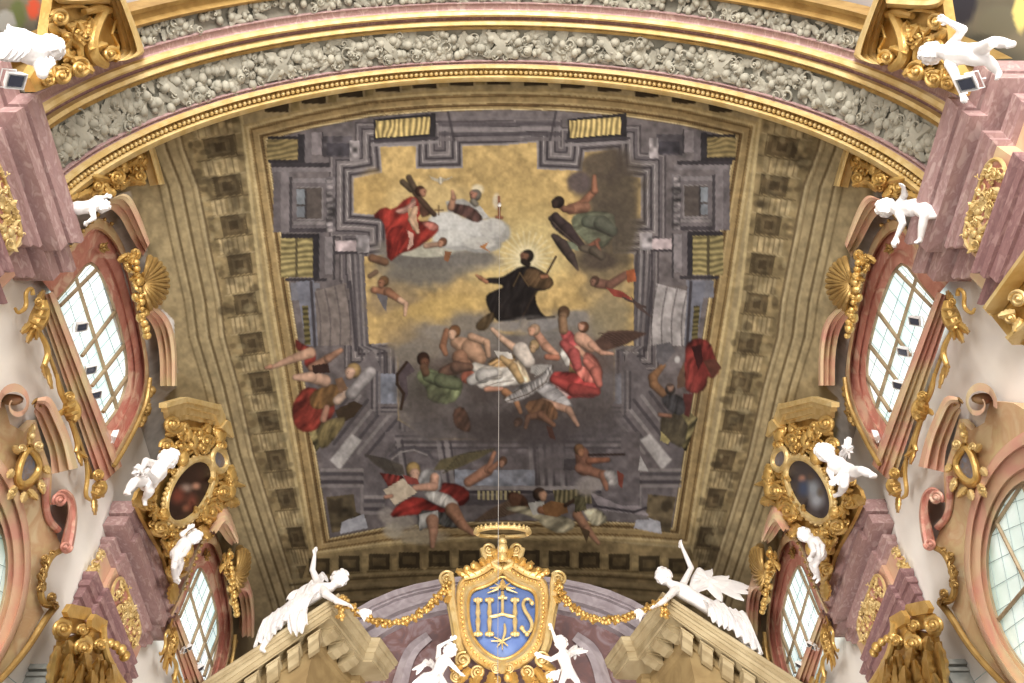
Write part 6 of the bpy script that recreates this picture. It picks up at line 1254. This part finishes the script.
statue('putto_statue', SXR(-4.4), dict(head=(891, 206, .12), neck=(899, 206, .08), chest=(907, 207, .06), pelvis=(920, 206, .03), lsh=(906, 201, .0), lel=(910, 193, .06), lha=(909, 187, .12), rsh=(905, 213, .12), rel=(908, 222, .16), rha=(902, 235, .2), lkn=(930, 214, .1), lft=(926, 238, .1), rkn=(932, 204, .0), rft=(940, 214, 0)), .115,
       'white stucco putto reaching down over the near right window hood', 'statue', (-.8, .1, -.5), 'stucco putti', fup=(.2, 0, 1))
statue('putto_statue', SX(-4.45), dict(head=(102, 206, .08), neck=(96, 206, .06), chest=(90, 207, .04), pelvis=(78, 208, .02), lsh=(92, 202, .0), lel=(96, 198, .05), lha=(104, 197, .1), rsh=(92, 212, .1), rel=(94, 218, .14), rha=(88, 222, .16)), .085,
       'white stucco putto half hidden between the near left entablature and window hood', 'statue', (.8, .1, -.5), 'stucco putti', fup=(-.2, 0, 1))

# --- lamps
GL = 'floodlights'
floodlight(atx(14, 79, -3.92), (.5, .3, -.45), .072, 'white floodlight on the near left entablature beside the sprawled putto', GL)
pr = atx(1002-975, 78, -3.88); floodlight(pr, (.4, .3, -.5), .072, 'white floodlight on the near right entablature below the putto', GL, 1, 1.)
for s, w, pts in ((-1, 'left', [(81, 326, 'upper of the three inside the near left window'), (90, 369, 'middle of the three inside the near left window'), (95, 394, 'lowest of the three inside the near left window'), (114, 436, 'at the lowest corner of the near left window surround')]), (1, 'right', [(1002-921, 320, 'upper of the three inside the near right window'), (1002-909, 351, 'middle of the three inside the near right window'), (1002-904, 385, 'lowest of the three inside the near right window'), (1002-881, 437, 'at the lowest corner of the near right window surround')])):
    for u, v, l in pts: floodlight(atx(u, v, -4.86), (.5, .2, -.5) if v < 430 else (.7, .4, .1), .062, 'small white spotlight, '+l, 'window spotlights', s)
for s, w in ((-1, 'left'), (1, 'right')):
    for v, u, l in ((648, 187, 'upper of the two at the far %s window' % w), (668, 199, 'lower of the two at the far %s window' % w)): floodlight(atx(u, v, -4.66), (.5, .2, -.5), .062, 'small white spotlight, '+l, 'window spotlights', s)
p = atv(499.5, 204); w = MB(); w.tube([p+np.array([0, 0, .05]), np.array([p[0], p[1], 1.0])], .0032, 6); w.tube([p+np.array([0, 0, .02]), p-np.array([0, 0, .06])], .03, 8)
o = build(w, 'hanging_wire', 'wire'); tag(o, 'thin steel wire hanging from the fresco down past the shield', 'wire')

# ---------------------------------------------------------------- light: daylight of the nave all round, floodlights, an added chancel fill, camera
wd = bpy.data.worlds.new('nave_daylight'); sc.world = wd; wd.use_nodes = True
wd.node_tree.nodes['Background'].inputs[0].default_value = (1., .97, .93, 1); wd.node_tree.nodes['Background'].inputs[1].default_value = 1.5
def area(name, loc, aim, size, power, col=(1, .93, .82)):
    l = bpy.data.lights.new(name, 'AREA'); l.energy = power; l.size = size; l.color = col; o = bpy.data.objects.new(name, l); COL.objects.link(o); o.location = loc
    o.rotation_euler = (Vector(aim)-Vector(loc)).to_track_quat('-Z', 'Y').to_euler(); return o
def spot(name, loc, aim, power, ang=70, col=(1, .9, .76)):
    l = bpy.data.lights.new(name, 'SPOT'); l.energy = power; l.spot_size = math.radians(ang); l.spot_blend = .8; l.shadow_soft_size = .12; l.color = col; o = bpy.data.objects.new(name, l); COL.objects.link(o); o.location = loc
    o.rotation_euler = (Vector(aim)-Vector(loc)).to_track_quat('-Z', 'Y').to_euler(); return o
area('nave_window_light', (0, -9, 8.5), (0, 7, 11), 7, 3600, (1, .96, .9))
area('chancel_fill_light', (0, 9.3, 5.6), (0, 11, 12), 1.8, 300, (1, .95, .88))  # fill lamp added in mid-air to lighten the far window surrounds
for s in (-1, 1):
    spot('floodlight_beam', (s*3.9, 1.6, 8.3), (-s*1.5, 3.0, 14.2), 130, 95)
    spot('pier_beam', (s*2.2, 1.0, 5.0), (s*4.8, 4.5, 9.6), 130, 80, (1, .95, .88))
    spot('altar_beam', (s*3.6, 7.0, 8.0), (s*1.2, 11.6, 10.2), 220, 70, (1, .93, .84))
cam = bpy.data.cameras.new('camera'); co = bpy.data.objects.new('camera', cam); COL.objects.link(co)
cam.sensor_fit = 'HORIZONTAL'; cam.sensor_width = 36; cam.lens = 36*FPX/1024.; cam.clip_start = .05
Rm = Matrix(((RT[0], UP[0], -FW[0]), (RT[1], UP[1], -FW[1]), (RT[2], UP[2], -FW[2])))
co.matrix_world = Matrix.Translation(Vector(EYE)) @ Rm.to_4x4(); sc.camera = co
vs = sc.view_settings; vs.view_transform = 'Standard'; vs.look = 'None'; vs.gamma = 1; vs.use_curve_mapping = False; vs.exposure = 0.
